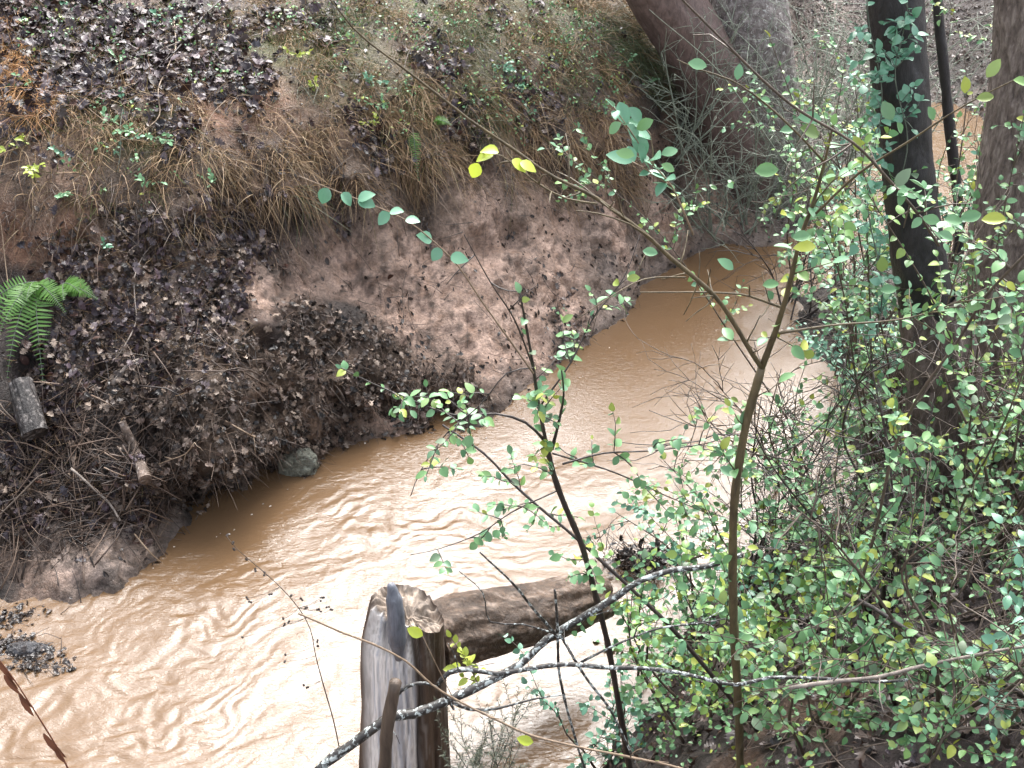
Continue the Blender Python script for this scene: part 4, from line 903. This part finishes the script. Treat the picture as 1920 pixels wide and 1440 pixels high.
stick('tan_twig', 'long thin tan twig slanting across the stump and down right', [(560,1150),(640,1185),(700,1208),(760,1240),(810,1285),(850,1310),(930,1350),(990,1378),(1080,1400),(1180,1420),(1290,1445),(1400,1490)], 1.9, 2.0, .0022, .0032, M['twigtan'], 'twig', 4, .06, .003)
bs = stick('broken_stub', 'short brown upright broken stick in front of the stump', [(715,1500),(722,1440),(728,1370),(735,1320),(740,1282)], 2.1, 2.12, .017, .015, M['twig'], 'stick', 0, .1, .006)
yl2 = Plant('yellow_leaf_twig', 'pale yellow green leaf hanging over the stump top', 'leaf', PY(800, 1200, 2.1), M['twigtan'], M['leafyellow'], leaf=.04)
yl2.stem(line([(850,1310),(820,1250),(792,1192)], 2.1, 2.1), .0011, .0008); yl2.L.append((PY(793, 1192, 2.1), np.array([-1, -.1, .75]), np.array([.3, -1, .7]), .042)); yl2.done()
yl3 = Plant('yellow_leaf_twig', 'pale yellow green leaf at the bottom edge right of the stump', 'leaf', PY(1010, 1400, 2.0), M['twigtan'], M['leafyellow'], leaf=.04)
yl3.stem(line([(1090,1420),(1040,1400),(1000,1390)], 2.0, 1.98), .0011, .0008); yl3.L.append((PY(1000, 1392, 1.98), np.array([-1, 0, .35]), np.array([.1, -1, .9]), .038)); yl3.done()
# leaf cluster in the crook of stump and log
cl = Plant('leafy_sprig', 'small yellow green sprig in the crook between stump and log', 'sprig', PY(880, 1290, stY - .1), M['twig'], M['leaflime'], leaf=.034)
q = cl.stem(line([(900,1290),(875,1240),(845,1195)], stY - .1, stY - .12), .002, .001); cl.foliate(q, .03, .1); cl.sprout(q, 4, .07, 0, .9, .9, .1); cl.done()
# F: seed head weed
F_ = Plant('dry_seed_stalk', 'thin brown weed stalk with small dark seed heads over the creek', 'weed', PY(635, 1400, 2.3), M['twig'])
f = F_.stem(line([(640,1420),(625,1350),(608,1290),(592,1230),(582,1180),(560,1140),(525,1100),(480,1060),(445,1030),(425,1005)], 2.35, 2.3), .0019, .0008)
hd = MB()
def ball(m_, c_, r_):
    u = np.linspace(0, np.pi, 5); vv = np.linspace(0, 2 * np.pi, 6, endpoint=False); U, V_ = np.meshgrid(u, vv, indexing='ij')
    d_ = np.stack([np.sin(U) * np.cos(V_), np.sin(U) * np.sin(V_), np.cos(U)], -1).reshape(-1, 3); i, j = np.meshgrid(np.arange(4), np.arange(6), indexing='ij'); a0 = i * 6 + j; a1 = i * 6 + (j + 1) % 6
    m_.add(d_ * r_ * rng.uniform(.8, 1.2, (len(d_), 1)) + c_, np.stack([a0, a1, a1 + 6, a0 + 6], -1).reshape(-1, 4)[:, ::-1])
for hx, hy in [(427,1003),(436,1018),(438,1030),(462,1050),(480,1070),(497,1075),(507,1113),(545,1115),(465,1122),(470,1130),(565,1124),(600,1143),(605,1120),(598,1145),(575,1140),(532,1160),(534,1172),(602,1125),(615,1140),(621,1143),(534,1228),(535,1240),(594,1202),(597,1211),(570,1285),(576,1288),(540,1165),(455,1195)]:
    c_ = PY(hx, hy, 2.31); near = f[np.argmin(np.linalg.norm(f - c_, axis=1))]
    if np.linalg.norm(near - c_) > .006: _m = MB(); _m.tube(smooth_path([near, (near + c_) / 2 + (0, 0, -.004), c_], .02), .0007, .0005, 3); F_.twl.append(_m)
    for kk in range(2): ball(hd, c_ + rng.normal(size=3) * .002, .0032)
F_.done(); hd.build('seed_heads', M['twigdark'], F_.t)
# G: rusty stalk at lower left
G_ = Plant('rusty_stalk', 'rusty red dried stalk with hanging brown leaves at the lower left corner', 'weed', PY(140, 1480, 2.0), M['twig'], M['leaf'])
M['rusty'] = island_mat('rusty_leaves', [(.12, .045, .025), (.2, .08, .045), (.09, .035, .02)], .5, .1, .4)
G_.bark = M['rusty']; g = G_.stem(line([(150,1500),(120,1425),(85,1365),(50,1310),(20,1265),(-20,1215)], 2.0, 2.0), .0024, .0014); G_.lm = M['rusty']; G_.tm = [leaf_tmpl([0, .1, .35, .6, .85, 1], [.02, .06, .09, .08, .04, 0], .5, .1)]
for lx, ly, l_ in [(8,1265,.075),(12,1262,.06),(38,1300,.085),(35,1300,.06),(82,1375,.10),(103,1405,.06),(-5,1235,.08)]: G_.L.append((PY(lx, ly, 2.0), np.array([.25 + rng.uniform(-.15, .2), 0, -1]), np.array([0, -1, .2]), l_))
G_.done()
# K: dark feathery evergreen sprig right of the stump
K_ = Plant('feathery_evergreen', 'dark feathery evergreen sprig beside the stump at the bottom edge', 'shrub', PY(900, 1520, 2.35), M['twigdark'], island_mat('feathery_green', [(.035, .05, .03), (.08, .10, .06), (.12, .12, .07)], .5, .1), leaf=.012)
K_.tm = [leaf_tmpl([0, .5, 1], [.06, .07, 0], .2, .2)]
for k in range(16): K_.twig(PY(900 + rng.uniform(-30, 60), 1500, 2.35), (rng.uniform(-.35, .3), rng.uniform(-.1, .3), 1), rng.uniform(.12, .34), .0012, gap=.005, kink=.1, sub=4)
K_.done()
# J: dark brush clump caught in the stream
J_ = Plant('brush_clump', 'black clump of twigs and rotten leaves caught mid stream right of the log', 'debris', PZ(1210, 1050, 0), M['twigdark'], M['litter2'], leaf=.04, tm=OAK)
jc = PZ(1205, 1050, .03)
for k in range(90):
    dr = rng.normal(size=3); dr[2] = abs(dr[2]) * .45; b = jc + rng.normal(size=3) * (.09, .05, .02); J_.twig(b, dr, rng.uniform(.07, .2), .0022, leaves=False)
for k in range(260): J_.leaf_at(jc + rng.normal(size=3) * (.085, .045, .035), rng.normal(size=3), .035, rng.normal(size=3))
J_.done()
K2 = Plant('debris_raft', 'dark grey raft of twigs and leaves stranded at the far left water edge', 'debris', PZ(40, 1215, 0), M['twigdark'], M['litter2'], leaf=.035, tm=OAK)
for px, py, sc in [(15, 1205, 1.), (70, 1225, .8), (10, 1160, .6), (60, 1240, .7), (100, 1250, .4), (45, 1150, .4)]:
    kc = PZ(px, py, .008)
    for k in range(int(16 * sc)): K2.twig(kc + rng.normal(size=3) * (.05, .03, .004), rng.normal(size=3) * (1, .6, .3), rng.uniform(.04, .12), .0018, leaves=False)
    for k in range(int(60 * sc)): K2.leaf_at(kc + rng.normal(size=3) * (.055, .03, .003), rng.normal(size=3) * (1, 1, .15), .03, np.array([0, 0, 1.]) + rng.normal(size=3) * .25)
K2.done()
# vine on the black trunk
Vn = Plant('climbing_vine', 'bluish leaved vine climbing up the black trunk', 'vine', pcd, M['twiggreen'], M['leafteal'], leaf=.034, tm=ROUND)
vp = Vn.stem([PY(1640 + 14 * math.sin(k * .9), 640 - k * 52, pcd[1] - .14) for k in range(14)], .0028, .0016); Vn.sprout(vp, 34, .085, 0, 1, .7, .1, gap=.026)
vp = Vn.stem([PY(1690 + 12 * math.sin(k * 1.1), 330 - k * 45, pcd[1] - .13) for k in range(9)], .0022, .0014, 'stem'); Vn.sprout(vp, 22, .08, .3, 1, .7, .1, gap=.026); Vn.done()
# pale roots and runners on the upper bank
def bankline(name, label, pl, r0, r1, mat, cat='root', lift=.02, tw=0, leaf=None, extra=0):
    pp = [gpt(x_, y_) + (0, -lift - (extra if 0 < i_ < len(pl) - 1 else 0), lift) for i_, (x_, y_) in enumerate(pl)]; S_ = Plant(name, label, cat, pp[0], mat, leaf or M['leafteal'], leaf=.022, tm=ROUND)
    P = S_.stem(pp, r0, r1, sides=6); S_.sprout(P, tw, .08, .1, 1, .8, 0, leaves=bool(leaf)); S_.done()
bankline('hanging_root', 'pale curving root looping down the upper left bank', [(330,40),(328,90),(318,130),(303,170),(303,215),(280,245),(245,265),(215,240),(180,215),(140,180)], .004, .0025, M['twigtan'])
bankline('pale_branch', 'grey forked branch lying on the leaves at the upper left bank', [(195,153),(240,140),(300,95),(350,75),(400,55),(440,72),(495,65)], .0045, .0025, M['greystick'])
bankline('dark_branch', 'dark thin branch coming down from the top edge over the leaves', [(425,-5),(390,30),(350,75),(310,120),(250,150)], .006, .003, M['twigdark'])
bankline('long_root', 'thin tan root arching across the orange clay patch', [(445,182),(480,183),(520,203),(560,208),(610,219),(660,212),(685,200)], .0025, .0015, M['twigtan'])
bankline('short_root', 'thin pale root curling down the middle of the upper bank', [(425,190),(400,215),(388,250),(385,300),(384,330)], .0025, .0015, M['twigtan'])
bankline('trailing_vine', 'thin green trailing vine with few leaves hanging down the left bank', [(232,165),(234,200),(228,240),(232,280),(226,330)], .002, .0012, M['twiggreen'], 'vine', .02, 9, M['leafteal'])
bankline('bare_runner', 'brown straight runner slanting over the top of the bank', [(815,40),(800,60),(770,100),(750,140),(730,165)], .003, .002, M['twig'], 'twig')
bankline('leafless_whip', 'pale whip rising at the left edge beside the fern', [(25,560),(15,500),(5,430),(0,400)], .003, .002, M['twigtan'], 'twig')
bankline('grey_twig', 'pale grey forked twig lying on the leaf covered mound', [(200,695),(225,660),(255,610),(262,570),(258,520),(275,480),(300,455)], .0035, .0018, M['greystick'], 'twig', .02, 2)
bankline('mossy_stick', 'grey peeling stick on the crest of the leafy mound', [(215,720),(240,695),(265,672)], .013, .008, M['greystick'], 'stick', .02)
bankline('pale_stick', 'pale diagonal stick at the bottom of the twig heap', [(145,880),(180,915),(215,950),(235,975)], .006, .005, M['greystick'], 'stick', .05)
bankline('dark_stick', 'grey stick lying across the twig heap at the left edge', [(0,985),(40,945),(85,900),(100,890)], .005, .004, M['twig'], 'stick', .05)
bankline('low_stick', 'thin pale stick poking from the silt toward the water', [(262,1000),(280,1035),(310,1062),(335,1075)], .004, .0025, M['twigtan'], 'stick', .03, 2)
bankline('root_prong', 'short pale root prong dangling over the water under the root mat', [(438,870),(446,892),(455,912)], .004, .002, M['twigtan'], 'root', .05)
bankline('root_spray', 'forked tan root spray on the face of the root mat', [(372,835),(350,850),(325,865),(305,880)], .003, .0015, M['twigtan'], 'root', .05, 4)
bankline('thin_root', 'reddish root slanting down right on the root mat', [(435,795),(470,820),(500,840),(530,870)], .003, .0015, M['twigtan'], 'root', .05, 2)
bankline('edge_root', 'thin brown stick at the far left of the twig heap', [(0,745),(20,775),(45,800)], .004, .003, M['twig'], 'stick', .05)
# seedlings on the far bank, one plant each
SEED = [(60,310,'yellow tipped seedling high on the left edge of the bank'),(45,270,'tiny seedling just above the yellow tipped one at left'),(115,280,'blue green seedling with five leaves left of the moss patch'),(115,365,'bright green seedling over the reddish clay above the fern'),(200,225,'leafy seedling at the left rim of the moss patch'),(240,240,'round leaved seedling in front of the moss patch'),(310,255,'small seedling right of the moss patch'),(205,463,'pale seedling just above the leafy mound'),(290,340,'seedling in the middle of the left bank face'),(400,345,'seedling at the sod edge above the dark hollow'),(45,150,'seedling growing in the orange straw'),(220,110,'seedling among the purple leaves near the top left'),(300,40,'pale green sprig near the top of the leaf covered bank'),(555,100,'lime green seedling on the mossy bank top'),(595,160,'small seedling below the lime green one'),(700,150,'pale seedling beside the rotting purple leaves'),(710,200,'tiny white green seedling over the sod edge'),(705,235,'yellow leaved seedling near the narrow fern frond'),(945,125,'large cluster of pale leaves on the dark leaf pocket'),(975,165,'second pale cluster under the large one'),(1000,205,'small pale rosette on the wet leaves'),(1180,115,'green leafy cluster left of the leaning trunk'),(1215,150,'bright green sprig at the foot of the leaning trunk'),(145,10,'pale sprig touching the top edge at left')]
for sx, sy, lb in SEED:
    b = gpt(sx, sy); S_ = Plant('seedling', lb, 'seedling', b, M['twiggreen'], M['leaflime'] if 'yellow' in lb or 'lime' in lb else M['leafteal'] if 'pale' in lb or 'blue' in lb else M['leaf'], 'seedlings on the far bank', leaf=.026)
    for k in range(5 if 'large' in lb else 3): S_.twig(b, (rng.uniform(-.8, .8), -.7, rng.uniform(.1, .8)), rng.uniform(.05, .11), .0012, gap=.018)
    S_.done()

# ================================================================ SHRUB THICKET ON THE NEAR BANK
def shrub(label, px, py, h, stems, lean=(0, 0), spread=.35, lm='leaf', leaf=.029, tw=5, tl=.28, gap=.036, bark='twig', group='leafy shrubs on the near bank', tm=None, r=.006, sub=2, name='privet_shrub', leaves=True, world=None, cat='shrub'):
    b = gpt(px, py) if world is None else np.array(world, float)
    S_ = Plant(name, label, cat, b, M[bark], M[lm], group, leaf=leaf, tm=tm or (OVAL + ROUND))
    for k in range(stems):
        hh = h * rng.uniform(.65, 1.1); d = np.array([lean[0] + rng.normal() * spread, lean[1] + rng.normal() * spread * .6, 1.]); 
        o_ = b + np.array([rng.normal() * .04, rng.normal() * .04, -.03]); pts_ = [o_, o_ + d * hh * .35 + rng.normal(size=3) * .02, o_ + d * hh * .7 + rng.normal(size=3) * .04, o_ + d * hh * (1, 1, .95) + rng.normal(size=3) * .05]
        P = S_.stem(pts_, r, r * .25, 'stem', 6); S_.sprout(P, tw, tl, .12, 1., .9, .25, gap=gap, sub=sub, leaves=leaves, kink=.16)
        if leaves: S_.foliate(P, gap * 1.4, .45)
    S_.done()
SH = [
 ('tall sparse shrub whose stems rise past the right edge of the pool', 1540,860,1.8,5,dict(tw=8, tl=.3, gap=.035)),
 ('tall shrub climbing over the left side of the black trunk', 1640,930,2.0,5,dict(tw=8, tl=.3, gap=.032)),
 ('tall twiggy shrub right of the black trunk base', 1800,930,1.6,5,dict(tw=8, tl=.3, gap=.032)),
 ('tall shrub reaching up the right edge trunk', 1890,930,1.6,5,dict(tw=10, tl=.3, gap=.032, lm='leaflime')),
 ('long stemmed bluish shrub left of the black trunk', 1580,700,1.7,5,dict(tw=8, tl=.3, lm='leafteal', gap=.03)),
 ('tall thin leafy stems rising before the lichened trunk', 1490,560,1.9,4,dict(tw=8, tl=.3, gap=.04)),
 ('tall leafy stems beside the thin dark sapling', 1760,600,1.9,4,dict(tw=8, tl=.3, gap=.04)),
 ('arching shrub over the far muddy channel', 1760,700,1.3,4,dict(tw=9, tl=.3, gap=.035)),
 ('tall open shrub in the middle of the right side', 1740,1150,1.4,4,dict(tw=9, tl=.28, gap=.035)),
 ('dense small leaved shrub on the right bank below the white reflection', 1560,1000,.75,4,{}),
 ('slim shrub whose stems cross the white reflection in the water', 1500,900,.75,4,dict(world=PZ(1500,960,.05), tw=4, sub=1)),
 ('pale green shrub growing at the water edge right of the log', 1330,1170,.55,4,dict(lm='leafteal')),
 ('low green shrub at the tip of the rotten log', 1240,1270,.5,4,{}),
 ('lime leaved shrub at the bottom edge under the level branch', 1290,1380,.45,5,dict(lm='leaflime', leaf=.024)),
 ('bushy shrub left of the thick olive stem base', 1330,1330,.6,4,{}),
 ('shrub with yellow leaves right of the olive stem', 1460,1260,.6,5,dict(lm='leaflime')),
 ('tall shrub standing in front of the root flare of the black trunk', 1690,1050,.8,4,dict(tw=6)),
 ('lime green shrub between the black trunk and the right edge', 1830,900,.8,5,dict(lm='leaflime', leaf=.026)),
 ('tall leafy shrub against the foot of the right edge trunk', 1890,1000,.8,4,{}),
 ('shrub overhanging the right edge at mid height', 1905,1150,.7,4,dict(leaf=.024)),
 ('thin shrub over the brown dead leaves at lower right', 1760,1180,.5,3,{}),
 ('low shrub on the slope under the slanting dark stick', 1700,1330,.45,4,{}),
 ('dense low shrub at the bottom edge right of centre', 1520,1400,.45,5,{}),
 ('bluish shrub in the lower right corner', 1870,1380,.5,3,dict(lm='leafteal', leaf=.028)),
 ('green shrub at the bottom edge near the right corner', 1740,1440,.35,3,{}),
 ('small shrub in the middle of the thicket', 1600,1180,.6,4,dict(tw=6)),
 ('young shrub with round leaves left of the diagonal pale stem', 1560,1110,.65,4,dict(tm=ROUND)),
 ('shrub on the promontory left of the black trunk', 1630,740,.55,3,dict(lm='leafteal', tw=5)),
 ('leafy shrub around the middle of the black trunk', 1680,700,.75,3,dict(tw=6, lm='leafteal')),
 ('upper thicket shrub between the fork and the black trunk', 1600,620,.65,3,dict(tw=6)),
 ('shrub beyond the black trunk before the far muddy channel', 1790,640,.6,4,dict(leaf=.024)),
 ('sparse shrub beside the right edge trunk with lime leaves', 1840,700,.6,3,dict(lm='leaflime')),
 ('slender shrub with few leaves over the middle of the creek', 1250,1120,.7,3,dict(world=PZ(1290,1130,.0), tw=6)),
 ('small leaved shrub behind the olive stem over brown water', 1420,1060,.7,3,dict(tw=4, sub=1)),
 ('feathery light shrub low between the olive stem and thicket', 1450,1130,.5,4,dict(tw=6)),
 ('shrub at the bottom edge right of the evergreen sprig', 1130,1440,.3,4,dict(lm='leafteal', leaf=.026)),
]
for lb, px, py, h, n_, kw in SH: shrub(lb, px, py, h, max(2, n_ - 1), **kw)
# bare thorny tangles beyond the creek
for lb, px, py, h, n_, sl, kw in [
 ('bare greenish thorny tangle before the lichened trunk', 1400,430,1.3,8,.6,{}),
 ('bare tangle of thin green stems left of the black trunk', 1520,420,1.5,8,.45,{}),
 ('bare grey green twigs leaning left over the brown water bend', 1340,440,.8,6,.6,{}),
 ('bare twiggy bush higher up behind the water bend', 1500,280,1.3,8,.5,{}),
 ('dark bare bush hanging over the calm brown pool', 1480,600,.6,6,.6,dict(bark='twigdark')),
 ('bare brown twigs in front of the far muddy channel', 1830,430,.7,5,.4,dict(bark='twig')),
 ('bare grey thicket in front of the lichened trunk', 1450,400,1.6,8,.55,{}),
 ('bare wiry bush between the lichened trunk and the black trunk', 1590,450,1.8,8,.5,{}),
 ('dark leafless stems rising through the middle of the thicket', 1650,1150,1.1,6,.4,dict(bark='twigdark')),
 ('brown leafless stems at the bottom right of the thicket', 1800,1330,.8,6,.5,dict(bark='twig')),
 ('tangled bare stems at the water edge left of the thicket', 1400,1120,.8,6,.45,dict(bark='twigdark')),
 ('bare stems crossing the white reflection beside the olive sapling', 1530,930,1.0,6,.5,dict(bark='twig')),
 ('tall thin brown leafless stems rising past the black trunk', 1650,900,1.8,7,.22,dict(bark='twig')),
 ('upright pale leafless stems near the right edge', 1850,1050,1.5,6,.25,dict(bark='twig')),
 ('green thorny stems between the leaning trunk and the bank', 1270,300,1.0,6,.5,{})]:
    shrub(lb, px, py, h, n_, spread=sl, leaves=False, tw=11, tl=.4, sub=4, group='bare bushes' , name='bare_bush', r=.007, **({'bark': 'tangle'} | kw))
shrub('small bush with a few lime leaves in front of the lichened trunk', 1540,300,.7,3, tw=5, lm='leaflime', gap=.05, group=None, leaf=.035)

mb = MB()
fl_ = []
for _ in range(700):
    p_ = PZ(rng.uniform(120, 1450), rng.uniform(480, 1200), 0); fl_.append(p_)
fl_ = np.array(fl_); ix = np.clip(np.searchsorted(gx, fl_[:, 0]), 0, len(gx) - 1); iy = np.clip(np.searchsorted(gy, fl_[:, 1]), 0, len(gy) - 1)
hz = H[ix, iy]; fl_ = fl_[(hz < -.01) & (hz > -.16)][:230]; fl_[:, 2] += .003; n = len(fl_)
add_leaves(mb, ROUND, fl_, rng.normal(size=(n, 3)) * (1, 1, 0), np.tile([0, 0, 1.], (n, 1)) + rng.normal(size=(n, 3)) * .05, rng.uniform(.003, .013, n))
M['foam'] = island_mat('foam', [(.6, .5, .42), (.75, .68, .6), (.05, .035, .025), (.5, .4, .3)], .6, 0, .4)
tag(mb.build('foam_flecks', M['foam']), 'pale foam flecks and specks drifting along the bank', 'foam', kind='stuff')
